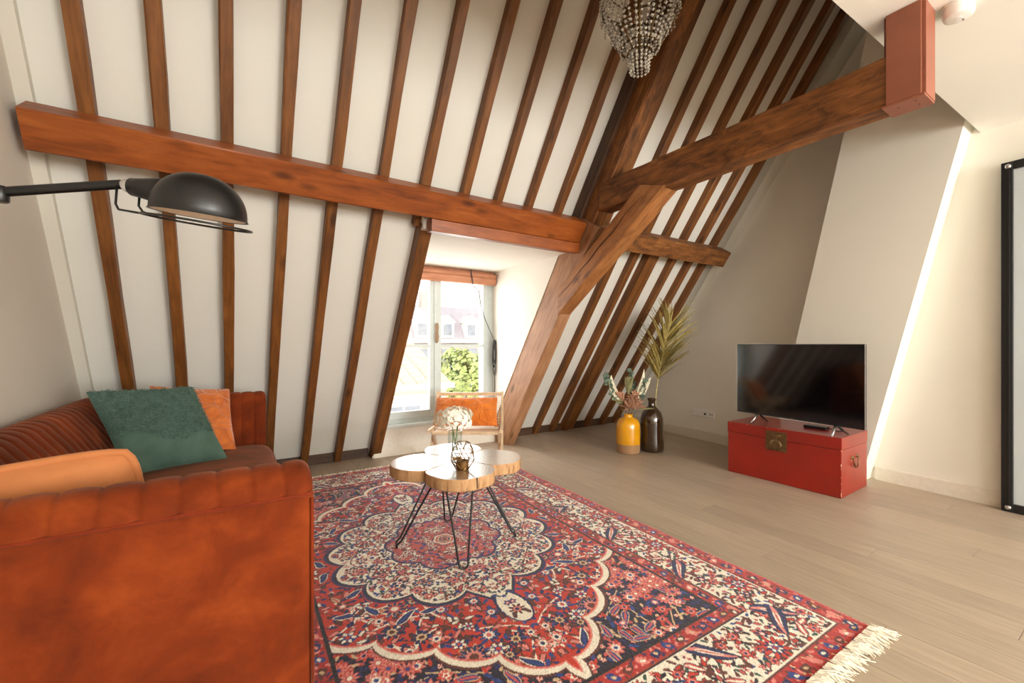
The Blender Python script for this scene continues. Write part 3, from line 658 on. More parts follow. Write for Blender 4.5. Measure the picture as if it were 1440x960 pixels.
# far arm
FY = SY1 - AT
m = MB(); m.box((SXB + 0.02, FY + 0.02, 0.09), (SXF - 0.002, SY1 - 0.012, 0.70), bev=0.03); fa = m.build('far_arm', 'sofa_velvet', so, smooth=True, world=True, angle=50)
path = [(FY, 0.40), (FY - 0.004, 0.60)] + arc(FY + AT / 2, 0.682, AT / 2 + 0.004, 180, 0, 22, 0.068) + [(SY1 + 0.004, 0.66)]
channel_roll(path, SXB + 0.02, SXF + 0.002, 13, 0.0075, lambda L, a, b: (L, a, b), 12, 44, 0.035).build('arm_channels', 'sofa_velvet', fa, smooth=True, world=True)
m = MB(); m.prism([(FY + 0.01, 0.1), (SY1 - 0.02, 0.1), (SY1 - 0.02, 0.66)] + [p for p in arc(FY + AT / 2, 0.672, AT / 2 - 0.008, 0, 180, 12, 0.066)] + [(FY + 0.01, 0.66)], 'x', SXF - 0.02, SXF - 0.004); m.build('arm_front', 'sofa_velvet', fa, world=True)
# back
m = MB(); m.box((SXB, SY0 + 0.02, 0.09), (SXB + 0.12, SY1 - 0.02, 0.69), bev=0.03); bk = m.build('backrest', 'sofa_velvet', so, smooth=True, world=True, angle=50)
path = [(SXB - 0.002, 0.66)] + arc(SXB + 0.075, 0.69, 0.077, 180, 40, 14, 0.072) + [(SXB + 0.19, 0.66), (SXB + 0.255, 0.55), (SXB + 0.30, 0.47), (SXB + 0.33, 0.40)]
channel_roll(path, SY0 + 0.06, SY1 - 0.06, 30, 0.009, lambda L, a, b: (a, L, b), 10, 44, 0.0).build('back_channels', 'sofa_velvet', bk, smooth=True, world=True)
# seat and base
def soft_box(lo, hi, r, bulge=0.012, n=26, ny=60):
    """closed rounded cushion block with a softly crowned top"""
    m = MB(); cx, cy, cz = [(a + b) / 2 for a, b in zip(lo, hi)]; hx, hy, hz = [(b - a) / 2 for a, b in zip(lo, hi)]
    def fn(u, v):
        th = 2 * PI * u; ph = PI * (v - 0.5); e = 0.22
        sgn = lambda t, p: math.copysign(abs(t) ** p, t)
        x = sgn(math.cos(ph), e) * sgn(math.cos(th), e); y = sgn(math.cos(ph), e) * sgn(math.sin(th), e); z = sgn(math.sin(ph), e * 1.3)
        q = (1 - x * x) * (1 - y * y)
        return (cx + x * hx, cy + y * hy, cz + z * hz + (bulge * q if z > 0 else 0))
    m.grid(fn, 96, 40, closeu=True); return m
soft_box((SXB + 0.22, SY0 + AT - 0.005, 0.285), (SXF + 0.025, FY + 0.01, 0.425), 0.04).build('seat_cushion', 'sofa_velvet', so, smooth=True, world=True)
MB().tube([(SXF + 0.022, SY0 + AT + 0.03, 0.395), (SXF + 0.022, FY - 0.03, 0.395)], 0.005, 6).build('seat_piping', 'sofa_velvet_dark', so, smooth=True, world=True)
MB().box((SXB + 0.06, SY0 + 0.1, 0.1), (SXF - 0.01, SY1 - 0.1, 0.30), bev=0.012).build('base', 'sofa_velvet', so, smooth=True, world=True, angle=50)
for x in (SXB + 0.08, SXF - 0.08):
    for y in (SY0 + 0.08, SY1 - 0.08): MB().lathe([(0.014, 0.014), (0.022, 0.11)], 12, Matrix.Translation((x, y, 0))).build('leg', 'metal_black', so, world=True)

# ------------------------------------------------------------------ pillows
def pillow_pts(w_, h_, th, n=34, pinch=0.07, wr=0.004, seed=0, rnd=0.03):
    def fn_side(sg):
        def fn(u, v):
            s, t = 2 * u - 1, 2 * v - 1
            x = w_ / 2 * s * (1 - pinch * (1 - t * t)); y = h_ / 2 * t * (1 - pinch * (1 - s * s))
            cn = 1 - rnd * (s * t) ** 4; x *= cn; y *= cn
            z = th / 2 * (max(0, 1 - abs(s) ** 2.4) * max(0, 1 - abs(t) ** 2.4)) ** 0.5
            z += wr * mnoise.noise(Vector((s * 2.2 + seed, t * 2.2, sg * 3.1 + seed))) * (1 - max(abs(s), abs(t)) ** 6) * 3
            return (x, y, sg * max(z, 0.0))
        return fn
    return fn_side
def pillow(name, label, M, w_, h_, th, mat, seed=0, group=None, pinch=0.07, cat='pillow', rnd=0.03):
    m = MB(); fs = pillow_pts(w_, h_, th, seed=seed, pinch=pinch, rnd=rnd)
    m.grid(fs(1), 34, 34); k = len(m.f); m.grid(lambda u, v: fs(-1)(1 - u, v), 34, 34)
    base = M.translation.copy()
    t = thing(name, label, cat, (base.x, base.y, base.z)); WM[t.name] = Matrix.Translation(base)
    loc = Matrix.Translation(-base) @ M
    m.v = [tuple(loc @ Vector(p)) for p in m.v]
    m.build('cover', mat, t, smooth=True)
    return t, loc, fs
def frame(origin, xdir, ydir):
    X = Vector(xdir).normalized(); Y = Vector(ydir); Y = (Y - X * Y.dot(X)).normalized(); Z = X.cross(Y)
    R = Matrix((X, Y, Z)).transposed().to_4x4(); R.translation = Vector(origin); return R
# green pillow: leans on the back and the orange one
gX, gY = Vector((0.9, 0.42, -0.03)).normalized(), Vector((-0.37, 0.24, 0.89)).normalized()      # the soft square slumps to one side
GM = Matrix((gX, gY, gX.cross(gY).normalized())).transposed().to_4x4(); GM.translation = (-0.315, 2.86, 0.645)
gp, gl_, gfs = pillow('green_pillow', 'dark green velvet pillow with a shaggy upper half on the sofa', GM, 0.45, 0.46, 0.14, 'pillow_green', 3, pinch=0.05)
fur = MB(); f1 = gfs(1)
for k in range(5200):
    u = random.uniform(0.01, 0.99); lim = 0.40 - 0.10 * u + 0.06 * math.sin(u * 9); v = lim + (0.99 - lim) * random.random() ** 0.9
    p = Vector(f1(u, v)); nz = Vector(((u - .5) * 0.8, (v - .5) * 0.8, 0.9)).normalized(); d = (nz * 0.5 + Vector((random.uniform(-1, 1), random.uniform(-1, 1), random.uniform(0, .5)))).normalized()
    L = random.uniform(0.008, 0.017); a = d.orthogonal().normalized() * 0.0016
    q = p + d * L * .6 + Vector((0, 0, 0)); r = p + d * L + Vector((random.uniform(-1, 1), random.uniform(-1, 1), 0)) * 0.005
    fur.add([p - a, p + a, q + a * .8, q - a * .8, r], [(0, 1, 2, 3), (3, 2, 4)], gl_)
fo = fur.build('shag_fur', 'pillow_green_fur', gp); fo['kind'] = 'stuff'
OM = frame((-0.20, 3.17, 0.635), (0.86, 0.38, -0.12), (-0.28, 0.36, 0.86))
pillow('orange_pillow', 'burnt orange embossed velvet pillow half hidden behind the green pillow', OM, 0.43, 0.42, 0.12, 'pillow_orange', 5)
PM = frame((-0.515, 1.565, 0.58), (1, 0.05, 0.09), (0.0, -0.22, 1))
pp, pl2, pfs = pillow('peach_pillow', 'large peach velvet pillow with piped edge inside the near sofa arm', PM, 0.62, 0.41, 0.19, 'pillow_peach', 9, pinch=0.03, rnd=0.09)
edge = []
for s0, t0, s1, t1 in ((0, 0, 1, 0), (1, 0, 1, 1), (1, 1, 0, 1), (0, 1, 0, 0)):
    for i in range(14):
        a = i / 14; p = Vector(pfs(1)(s0 + (s1 - s0) * a, t0 + (t1 - t0) * a)); p.z = 0; edge.append(pl2 @ p)
pm = MB(); pm.tube(edge, 0.011, 8, closed=True); pm.build('piping', 'pillow_peach', pp, smooth=True)
zb = MB(); zb.tube([pl2 @ Vector((-0.28 + 0.36 * i / 12, 0.176 + 0.008 * math.sin(i * 1.1), -0.014 - 0.004 * math.cos(i * 1.4))) for i in range(13)], 0.010, 8); zb.build('zip_flap', 'pillow_peach', pp, smooth=True)

# ------------------------------------------------------------------ wall lamp with swing arm
LM = lambda x, y, t: Vector((0, 0, CAM_H)) + t * (Vector((math.sin(YAW), math.cos(YAW), 0)) + Vector((math.cos(YAW), -math.sin(YAW), 0)) * ((x - 720) / F_PX) + Vector((0, 0, (HOR - y) / F_PX)))
A0, A1 = LM(0, 270, 0.98), LM(171, 259, 1.04); AE = A0 + (A0 - A1) * 0.45
lp = thing('swing_arm_lamp', 'black metal swing arm wall lamp with domed shade over the sofa', 'lamp', (XL, 1.30, 1.38))
J = Vector((XL + 0.06, 1.40, AE.z))
MB().tube([A1, A0, AE], 0.0112, 14).build('arm', 'lamp_black', lp, smooth=True, world=True, angle=50)
MB().tube([AE, J], 0.0105, 12).build('arm', 'lamp_black', lp, smooth=True, world=True, angle=50)
MB().sphere(tuple(AE), 0.017, 14, 10).build('elbow_joint', 'lamp_black', lp, smooth=True, world=True)
jc = A0.lerp(A1, 0.02); MB().lathe([(0.013, -0.018), (0.0155, -0.015), (0.0155, 0.015), (0.013, 0.018)], 16, Matrix.Translation(jc + Vector((-.004, 0, -0.006)))).build('arm_collar', 'lamp_black', lp, smooth=True, world=True, angle=40)
MB().lathe([(0.045, 0), (0.045, 0.012), (0.03, 0.02), (0.018, 0.06)], 24, Matrix.Translation((XL + 0.0005, 1.40, AE.z)) @ Matrix.Rotation(PI / 2, 4, 'Y')).build('wall_plate', 'lamp_black', lp, smooth=True, world=True, angle=40)
K = LM(180, 262, 1.045)
MB().lathe([(0.006, -0.016), (0.013, -0.012), (0.014, 0.012), (0.006, 0.016)], 16, Matrix.Translation(K) @ Matrix.Rotation(PI / 2, 4, 'X')).build('knuckle', 'steel', lp, smooth=True, world=True, angle=40)
Bn = LM(240, 271, 1.05)
ax = (Bn - K); Q = ax.to_track_quat('Z', 'Y').to_matrix().to_4x4()
La = ax.length
MB().lathe([(0.012, 0.004), (0.021, 0.010), (0.024, La * .35), (0.029, La * .65), (0.031, La * .9), (0.026, La * 1.08)], 24, Matrix.Translation(K) @ Q).build('socket_housing', 'lamp_black', lp, smooth=True, world=True)
# shade: a dome whose rim lies in a slightly tilted plane
rimL, rimR = LM(222, 296, 1.05), LM(340, 312, 1.06); rc = (rimL + rimR) / 2; rr_ = (rimR - rimL).length / 2
ux = (rimR - rimL).normalized(); LT = Vector((0.0, -0.14, 1)); uz = (LT - ux * LT.dot(ux)).normalized(); uy = uz.cross(ux)
SM = Matrix((ux, uy, uz)).transposed().to_4x4(); SM.translation = rc
H_ = rr_ * 0.95
outer = [(rr_ * 1.03, 0.0), (rr_ * 1.0, 0.004)] + [(rr_ * math.cos(a) ** 0.85, 0.004 + H_ * math.sin(a)) for a in [PI / 2 * i / 14 for i in range(1, 15)]]
MB().lathe([(max(r, 1e-4), z) for r, z in outer], 40, SM @ Matrix.Diagonal((1, 0.96, 1, 1)), close=False).build('lamp_shade', 'lamp_black', lp, smooth=True, world=True)
MB().lathe([(max((r - 0.004), 1e-4), z - 0.003) for r, z in outer[1:]], 40, SM @ Matrix.Diagonal((1, 0.96, 1, 1)), close=False).build('shade_lining', 'lamp_white', lp, smooth=True, world=True)
MB().sphere(tuple(rc + uz * 0.035), 0.024, 16, 10).build('bulb', 'plastic_white', lp, smooth=True, world=True)
g0, g1 = LM(206, 302, 1.03), LM(350, 325, 1.06); gc = (g0 + g1) / 2; gr = (g1 - g0).length / 2; gx = (g1 - g0).normalized(); gz = (uz - gx * uz.dot(gx)).normalized(); gy = gz.cross(gx)
MB().tube([gc + gx * gr * math.cos(a) + gy * gr * 0.78 * math.sin(a) for a in [2 * PI * i / 40 for i in range(40)]], 0.0026, 8, closed=True).build('guard_ring', 'lamp_black', lp, smooth=True, world=True)
for dx, yo in ((0, -1), (20, 1)):
    a = LM(171 + dx, 262, 1.045) + gy * 0.014 * yo; b = LM(169 + dx, 288, 1.045) + gy * 0.014 * yo; c = LM(174 + dx, 296, 1.045) + gy * 0.016 * yo; d = gc - gx * gr * 0.93 + gy * gr * 0.78 * 0.36 * yo
    MB().tube([a, b, b.lerp(c, .6), c, c.lerp(d, .5), d], 0.0026, 8).build('guard_bracket', 'lamp_black', lp, smooth=True, world=True)

# ------------------------------------------------------------------ coffee table
TC = Vector((1.02, 2.14, 0)); TZ = 0.45; TT = 0.058
ct = thing('coffee_table', 'flower shaped coffee table of four tree slices on black hairpin legs', 'coffee table', tuple(TC))
petals = [((-0.062, -0.185), 0.174), ((-0.175, 0.05), 0.168), ((0.185, -0.065), 0.168), ((0.075, 0.20), 0.172)]
for k, ((px, py), pr_) in enumerate(petals):
    n = 56; ring = []
    for i in range(n):
        a = 2 * PI * i / n; r = pr_ * (1 + 0.035 * mnoise.noise(Vector((math.cos(a) * 1.6 + k * 7, math.sin(a) * 1.6, k))) + 0.012 * math.sin(a * 5 + k))
        x, y = r * math.cos(a), r * math.sin(a)
        ring.append((x, y))
    # trim each petal against its neighbours so the slices only touch
    out = []
    for (x, y) in ring:
        gxp, gyp = px + x, py + y
        for j, ((qx, qy), qr) in enumerate(petals):
            if j == k: continue
            mx_, my_ = (px + qx) / 2, (py + qy) / 2; nx, ny = qx - px, qy - py; L = math.hypot(nx, ny); nx /= L; ny /= L
            d = (gxp - mx_) * nx + (gyp - my_) * ny
            if d > -0.0018: gxp -= (d + 0.0018) * nx; gyp -= (d + 0.0018) * ny
        out.append((gxp - px, gyp - py))
    m = MB(); v = []
    for (sc, z) in ((0.975, 0.0), (0.995, 0.006), (1.0, TT * 0.5), (0.995, TT - 0.005), (0.985, TT)):
        v += [(x * sc, y * sc, z) for x, y in out]
    f = []
    for j in range(4):
        for i in range(n): f.append((j * n + i, j * n + (i + 1) % n, (j + 1) * n + (i + 1) % n, (j + 1) * n + i))
    m.add(v, f + [tuple(range(n - 1, -1, -1))]); m.cur = 1; m.mi[-1] = 0; m.add([v[4 * n + i] for i in range(n)], [tuple(range(n))])
    o = m.build('wood_slice', ['slice_bark', 'slice_top'], ct); o.location = (px, py, TZ - TT)
    d = Vector((px, py, 0)).normalized()
    if k == 0:
        MB().box((-0.0012, -0.005, -0.05), (0.0012, 0.14, 0.0006), Matrix.Translation((0, -pr_ * 0.985, TT))).build('split', 'slice_seam', o)
feet = [(0.914, 1.836), (0.714, 2.217), (1.307, 1.991), (1.082, 2.384)]
for (fx_, fy_), ((px, py), pr_) in zip(feet, petals):
    ft = Vector((fx_, fy_, 0)) - TC; d = Vector((ft.x, ft.y, 0)).normalized(); t = Vector((-d.y, d.x, 0)); top = Vector((px, py, 0)) * 0.62 + Vector((0, 0, TZ - TT)); ft.z = 0.0135
    m = MB(); pts2 = [top + t * 0.078, top.lerp(ft, 0.5) + t * 0.047, top.lerp(ft, 0.90) + t * 0.0245]
    pts2 += [ft + t * 0.022 * math.cos(a) + Vector((0, 0, 0.022)) * (1 - math.sin(a)) for a in [PI * i / 10 for i in range(11)]]
    pts2 += [top.lerp(ft, 0.90) - t * 0.0245, top.lerp(ft, 0.5) - t * 0.047, top - t * 0.078]
    m.tube(pts2, 0.0052, 8); m.box((-0.09, -0.03, -0.004), (0.09, 0.03, 0.0), Matrix.Translation(top) @ Matrix.Rotation(math.atan2(t.y, t.x), 4, 'Z'))
    m.build('hairpin_leg', 'metal_black', ct, smooth=True, angle=50)
# glass vase with hydrangea
VX, VY = 1.062, 2.245
gv = MB(); gv.lathe([(0.030, 0.0), (0.034, 0.002), (0.039, 0.05), (0.042, 0.135), (0.0395, 0.135), (0.0365, 0.05), (0.031, 0.012), (0.0005, 0.010)], 28)
o = gv.build('glass_vase', 'clear_glass', None, smooth=True, angle=50); o.location = (VX, VY, TZ); tag(o, 'clear glass tumbler vase standing on the coffee table', 'vase')
hy = thing('hydrangea', 'white hydrangea flower head in the clear glass vase on the table', 'flower', (VX, VY, TZ + 0.0135))
for k in range(4):
    a = k * 1.6 + 0.4
    MB().tube([(0.018 * math.cos(a), 0.018 * math.sin(a), 0.004), (0.012 * math.cos(a + 1), 0.012 * math.sin(a + 1), 0.07), (0.02 * math.cos(a + 1.6), 0.02 * math.sin(a + 1.6), 0.145)], 0.0028, 6).build('stem', 'stem_green', hy, smooth=True)
fm = MB()
for k in range(300):
    z = random.uniform(-0.55, 1); a = random.uniform(0, 2 * PI); s = math.sqrt(max(0, 1 - z * z)); lump = 1 + 0.14 * math.sin(a * 3 + z * 4)
    n_ = Vector((s * math.cos(a), s * math.sin(a), z)); c = Vector((0, 0, 0.188)) + Vector((n_.x * 0.102, n_.y * 0.102, n_.z * 0.066)) * lump * random.uniform(0.86, 1.0)
    t1 = n_.orthogonal().normalized(); t2 = n_.cross(t1); rot = random.uniform(0, PI)
    for q in range(4):
        b = rot + q * PI / 2; d = t1 * math.cos(b) + t2 * math.sin(b); e = n_.cross(d); s_ = random.uniform(0.012, 0.017); up_ = n_ * 0.004
        fm.add([c, c + d * s_ * .55 + e * s_ * .48 + up_, c + d * s_ + up_ * .4, c + d * s_ * .55 - e * s_ * .48 + up_], [(0, 1, 2, 3)])
fo = fm.build('florets', 'petal_white', hy); fo['kind'] = 'stuff'
# wire candle holder
cw = thing('wire_candle_holder', 'gold geometric wire tealight holder on the front table slice', 'candle holder', (0.962, 1.945, TZ))
def ringp(r, z, n, off=0): return [Vector((r * math.cos(2 * PI * (i + off) / n), r * math.sin(2 * PI * (i + off) / n), z)) for i in range(n)]
R0, R1, R2, R3 = ringp(0.032, 0.0025, 6), ringp(0.058, 0.045, 6, .5), ringp(0.060, 0.092, 6), ringp(0.036, 0.135, 6, .5)
m = MB()
for Rr in (R0, R1, R2, R3):
    for i in range(6): m.tube([Rr[i], Rr[(i + 1) % 6]], 0.0019, 6)
for Ra, Rb in ((R0, R1), (R1, R2), (R2, R3)):
    for i in range(6):
        m.tube([Ra[i], Rb[i]], 0.0019, 6); j = (i - 1) % 6 if Ra is not R1 else (i + 1) % 6; m.tube([Ra[i], Rb[j]], 0.0019, 6)
m.build('wire_frame', 'gold_wire', cw, smooth=True)
MB().lathe([(0.028, 0.004), (0.03, 0.006), (0.03, 0.046), (0.027, 0.046), (0.026, 0.012), (0.0005, 0.011)], 24).build('candle_cup', 'gold_wire', cw, smooth=True, angle=40)
MB().lathe([(0.024, 0.012), (0.024, 0.032), (0.0005, 0.033)], 20).build('tealight', 'petal_white', cw)

# ------------------------------------------------------------------ folding chair with pillow
cr_ = math.radians(-32.5)
fc = thing('folding_chair', 'low pale wooden folding chair with cane back by the dormer window', 'chair', (1.708, 3.354, 0), cr_)
CW = 0.60   # local: -y faces the table
def stick(name, p, q, wx=0.03, h=0.022, mat='chair_wood', par=None): return beam(name, fcM @ Vector(p), fcM @ Vector(q), wx, h, (0, 0, 1) if abs(Vector(q).z - Vector(p).z) < 0.2 else tuple((fcM.to_3x3() @ Vector((0, -1, 0.2)))), mat, par or fc, 6, 0.0, 0.003)
fcM = WM[fc.name]
for s in (-1, 1):
    x = s * (CW / 2)
    stick('back_leg', (x, -0.20, 0.014), (x, 0.26, 0.63), 0.022, 0.036)
    stick('front_leg', (x - s * 0.024, 0.20, 0.014), (x - s * 0.024, -0.16, 0.35), 0.022, 0.032)
    stick('arm_rail', (x - s * 0.002, -0.24, 0.365), (x - s * 0.002, 0.13, 0.345), 0.026, 0.024)
stick('top_rail', (-CW / 2 + 0.01, 0.252, 0.615), (CW / 2 - 0.01, 0.252, 0.615), 0.026, 0.03)
stick('seat_rail', (-CW / 2 + 0.03, -0.21, 0.345), (CW / 2 - 0.03, -0.21, 0.345), 0.032, 0.024)
stick('seat_rail', (-CW / 2 + 0.03, 0.10, 0.325), (CW / 2 - 0.03, 0.10, 0.325), 0.03, 0.022)
stick('stretcher', (-CW / 2 + 0.03, -0.12, 0.10), (CW / 2 - 0.03, -0.12, 0.10), 0.02, 0.02)
for k in range(9):
    y = -0.18 + 0.03 * k
    MB().box((-CW / 2 + 0.035, y, 0.343 - 0.002 * k), (CW / 2 - 0.035, y + 0.024, 0.351 - 0.002 * k)).build('seat_slat', 'chair_wood', fc)
cm = MB()
for i in range(26):
    x = -CW / 2 + 0.03 + (CW - 0.06) * i / 25; cm.tube([(x, 0.085, 0.375), (x, 0.248, 0.605)], 0.0022, 4)
for j in range(12):
    t = j / 11; y, z = 0.085 + 0.163 * t, 0.375 + 0.23 * t; cm.tube([(-CW / 2 + 0.01, y - 0.003, z), (CW / 2 - 0.01, y - 0.003, z)], 0.0022, 4)
cm.build('cane_back', 'cane', fc)
CMx = fcM @ frame((-0.015, 0.075, 0.478), (1, 0.02, 0.0), (0, 0.50, 0.82))
pillow('orange_lumbar_pillow', 'bright orange embossed pillow propped on the folding chair', CMx, 0.56, 0.28, 0.11, 'pillow_orange_bright', 15, pinch=0.05)

# ------------------------------------------------------------------ floor vases and dried plants
VYE = Vector((3.30, 2.965, 0)); VBR = Vector((3.545, 2.875, 0))
vy = thing('yellow_vase', 'yellow glazed ceramic vase with bare clay foot on the floor', 'vase', tuple(VYE))
MB().lathe([(0.100, 0.0), (0.110, 0.006), (0.114, 0.05), (0.1155, 0.092)], 36).build('clay_foot', 'clay_raw', vy, smooth=True, angle=50)
MB().lathe([(0.1155, 0.0925), (0.117, 0.11), (0.117, 0.24), (0.113, 0.285), (0.098, 0.322), (0.072, 0.343), (0.046, 0.352), (0.042, 0.358), (0.042, 0.378), (0.046, 0.385), (0.040, 0.386), (0.036, 0.375), (0.036, 0.34), (0.0005, 0.335)], 40).build('glazed_body', 'glaze_yellow', vy, smooth=True, angle=60)
bt = MB(); bt.lathe([(0.095, 0.0), (0.112, 0.008), (0.118, 0.04), (0.116, 0.10), (0.111, 0.15), (0.109, 0.20), (0.112, 0.27), (0.110, 0.33), (0.095, 0.385), (0.066, 0.425), (0.042, 0.448), (0.034, 0.465), (0.034, 0.505), (0.042, 0.515), (0.043, 0.53), (0.036, 0.532), (0.028, 0.515), (0.028, 0.46), (0.06, 0.41), (0.098, 0.34), (0.1, 0.06), (0.0005, 0.03)], 40)
o = bt.build('brown_bottle', 'brown_glass', None, smooth=True, angle=60); o.location = VBR; tag(o, 'tall dark brown glass bottle vase standing beside the yellow vase', 'vase')

CR = Vector((math.cos(YAW), -math.sin(YAW), 0)); CF = Vector((math.sin(YAW), math.cos(YAW), 0)); UP = Vector((0, 0, 1))
# palm leaf
pa = thing('palm_leaf', 'large dried golden palm frond standing in the brown bottle', 'dried plant', (VBR.x, VBR.y, 0.06))
def palm_spine(t):   # from inside the bottle to the tip; leans along CR
    return Vector((VBR.x, VBR.y, 0.06)) + UP * (1.25 * t) + CR * (0.02 + 0.19 * t * t) + CF * (0.03 * math.sin(2.4 * t))
MB().tube([palm_spine(i / 24) for i in range(25)], [0.008 - 0.006 * i / 24 for i in range(25)], 7).build('stem', 'palm_stem', pa, smooth=True, world=True)
lm = MB(); ns = 6; v = []; f = []
for i in range(ns + 1):
    t = i / ns; w2 = 0.030 * math.sin(PI * min(1, 0.12 + t * 0.95)) ** 0.8 * (1 - t * 0.55) + 0.0015; zz = -0.16 * t * t
    v += [(-w2, t, zz), (0, t, zz - 0.012), (w2, t, zz)]
for i in range(ns): f += [(i * 3, i * 3 + 1, i * 3 + 4, i * 3 + 3), (i * 3 + 1, i * 3 + 2, i * 3 + 5, i * 3 + 4)]
lm.add(v, f); leaf0 = lm.build('leaflet', 'palm_leaf', pa, smooth=True)
pinv = parent_mat(pa).inverted(); cnt = 0
for k in range(74):
    t = 0.53 + 0.45 * k / 73; p = palm_spine(t); tan = (palm_spine(min(1, t + .02)) - palm_spine(t - .02)).normalized()
    for s in (-1, 1):
        side = (tan.cross(CF)).normalized() * s
        env = math.sin(PI * min(1, 0.30 + 0.55 * (t - .53) / .45)) ** 0.7
        L = (0.17 + 0.20 * env) * random.uniform(0.8, 1.12)
        opn = (0.62 if s > 0 else 0.50) * (1.0 - 0.45 * max(0, (t - .53) / .45) ** 1.5) + random.uniform(-.1, .1)
        d = (tan * math.cos(opn) + side * math.sin(opn) + CF * random.uniform(-.35, .25)).normalized()
        M = frame(p, (side + CF * random.uniform(-.8, .8)).normalized().cross(d).cross(d) * -1, d)
        o = leaf0 if cnt == 0 else leaf0.copy()
        if cnt: COL.objects.link(o)
        cnt += 1
        # drooping towards the outer side: local z is turned away from gravity
        X = d.cross(UP).normalized(); Z = X.cross(d); tw = random.uniform(-.9, .9)
        R = Matrix((X, d, Z)).transposed().to_4x4() @ Matrix.Rotation(tw, 4, 'Y'); R.translation = p
        o.matrix_basis = pinv @ R @ Matrix.Diagonal((L * 1.15, L, L, 1))
# dried bouquet
MOUTH = VYE + UP * 0.345
def bcurve(a, b, bend, n=12):
    return [a.lerp(b, i / n) + bend * math.sin(PI * i / n) for i in range(n + 1)]
def blade(m, path, wmax, nrm, tip=0.0, cup=0.12):
    n = len(path); v = []; f = []
    for i, p in enumerate(path):
        t = i / (n - 1); tg = (path[min(i + 1, n - 1)] - path[max(i - 1, 0)]).normalized(); s = tg.cross(nrm).normalized()
        w2 = wmax * math.sin(PI * (0.06 + 0.94 * t) ** 0.8) ** 0.8 + 0.001
        v += [p - s * w2, p + nrm * -cup * w2, p + s * w2]
    for i in range(n - 1): f += [(i * 3, i * 3 + 1, i * 3 + 4, i * 3 + 3), (i * 3 + 1, i * 3 + 2, i * 3 + 5, i * 3 + 4)]
    m.add([tuple(q) for q in v], f)
# cream leaves (offset right, up) in metres from the mouth
for k, (r, u, bend, wmax, side) in enumerate(((-0.17, 0.43, (-0.05, 0.0), 0.034, 'tall cream dried leaf leaning left out of the yellow vase'), (0.21, 0.41, (0.0, 0.0), 0.030, 'cream dried leaf leaning right out of the yellow vase'), (0.13, 0.49, (0.03, 0.0), 0.022, 'narrow cream dried leaf standing behind the eucalyptus in the yellow vase'))):
    t = thing('dried_leaf', side, 'dried plant', tuple(MOUTH + CR * (-0.01 + 0.012 * k)), group=None)
    a = MOUTH + CR * (-0.01 + 0.012 * k); mid = a + CR * r * 0.45 + UP * u * 0.42 - CF * 0.02; b = a + CR * r + UP * u - CF * 0.05
    MB().tube([a, a.lerp(mid, .5) + CR * bend[0] * .3, mid], 0.003, 5).build('stem', 'twig', t, smooth=True, world=True)
    m = MB(); blade(m, bcurve(mid, b, CR * bend[0] * 0.6, 10), wmax, (-CF + CR * 0.3).normalized()); m.build('leaf_blade', 'leaf_cream', t, smooth=True, world=True)
dm = MB(); nn = 10; dm.add([(math.cos(2 * PI * i / nn) * .5, math.sin(2 * PI * i / nn) * .5 + .5, 0.06 * math.cos(4 * PI * i / nn)) for i in range(nn)], [tuple(range(nn))])
eu_first = None
for k, (r, u, dep, lab) in enumerate(((-0.235, 0.47, -0.04, 'eucalyptus sprig with round leaves leaning far left in the yellow vase'), (0.04, 0.50, 0.05, 'upright eucalyptus sprig with round leaves in the yellow vase'), (0.16, 0.40, -0.05, 'short leafy eucalyptus sprig leaning right in the yellow vase'))):
    t = thing('eucalyptus_sprig', lab, 'dried plant', tuple(MOUTH + CF * 0.01 * (k - 1)))
    a = MOUTH + CF * 0.01 * (k - 1); b = a + CR * r + UP * u + CF * dep; path = bcurve(a, b, CR * (-0.05 if r < 0 else 0.03), 14)
    MB().tube(path, 0.0024, 5).build('stem', 'twig', t, smooth=True, world=True); ti = parent_mat(t).inverted()
    for q in range(30):
        tt = 0.42 + 0.58 * q / 29; i = int(tt * 13); p = path[i].lerp(path[i + 1], tt * 13 - i)
        d = (CR * random.uniform(-1, 1) + UP * random.uniform(-.2, .9) + CF * random.uniform(-.7, .7)).normalized()
        if eu_first is None: eu_first = dm.build('leaf', 'eucalyptus', t); o = eu_first
        else: o = eu_first.copy(); COL.objects.link(o); o.parent = t
        X = (CR * random.uniform(.3, 1) + UP * random.uniform(-.5, .5) + CF * random.uniform(-.6, .6)); R = frame(p, X.cross(d).cross(d), d); s = random.uniform(0.032, 0.052)
        o.matrix_basis = ti @ R @ Matrix.Diagonal((s, s, s, 1))
# brown dried flower cluster and grasses
for k, (r, u, dep) in enumerate(((0.01, 0.20, -0.08), (0.085, 0.22, -0.05), (0.045, 0.34, -0.04))):
    t = thing('dried_flower', ('pinkish brown curly dried flower low at the front of the yellow vase', 'pinkish brown dried flower leaning right at the mouth of the yellow vase', 'pinkish brown dried flower raised above two others in the yellow vase')[k], 'dried plant', tuple(MOUTH + CR * 0.012 * (k - 1) - CF * 0.012))
    a = MOUTH + CR * 0.012 * (k - 1) - CF * 0.012; b = a + CR * r * .7 + UP * u * .55 + CF * dep * .7; MB().tube([a, b], 0.003, 5).build('stem', 'twig', t, world=True)
    m = MB()
    for q in range(46):
        d = (Vector((random.gauss(0, .5), random.gauss(0, .5), random.uniform(-0.1, 1.3)))).normalized(); p = b + d * 0.012; L = random.uniform(0.055, 0.11)
        cv = Vector((random.uniform(-1, 1), random.uniform(-1, 1), -0.6)) * 0.022
        blade(m, [p + d * L * i / 5 + cv * (i / 5) ** 2 for i in range(6)], 0.0065, d.orthogonal().normalized())
    fo = m.build('curly_bracts', 'dried_pink', t, smooth=True, world=True); fo['kind'] = 'stuff'
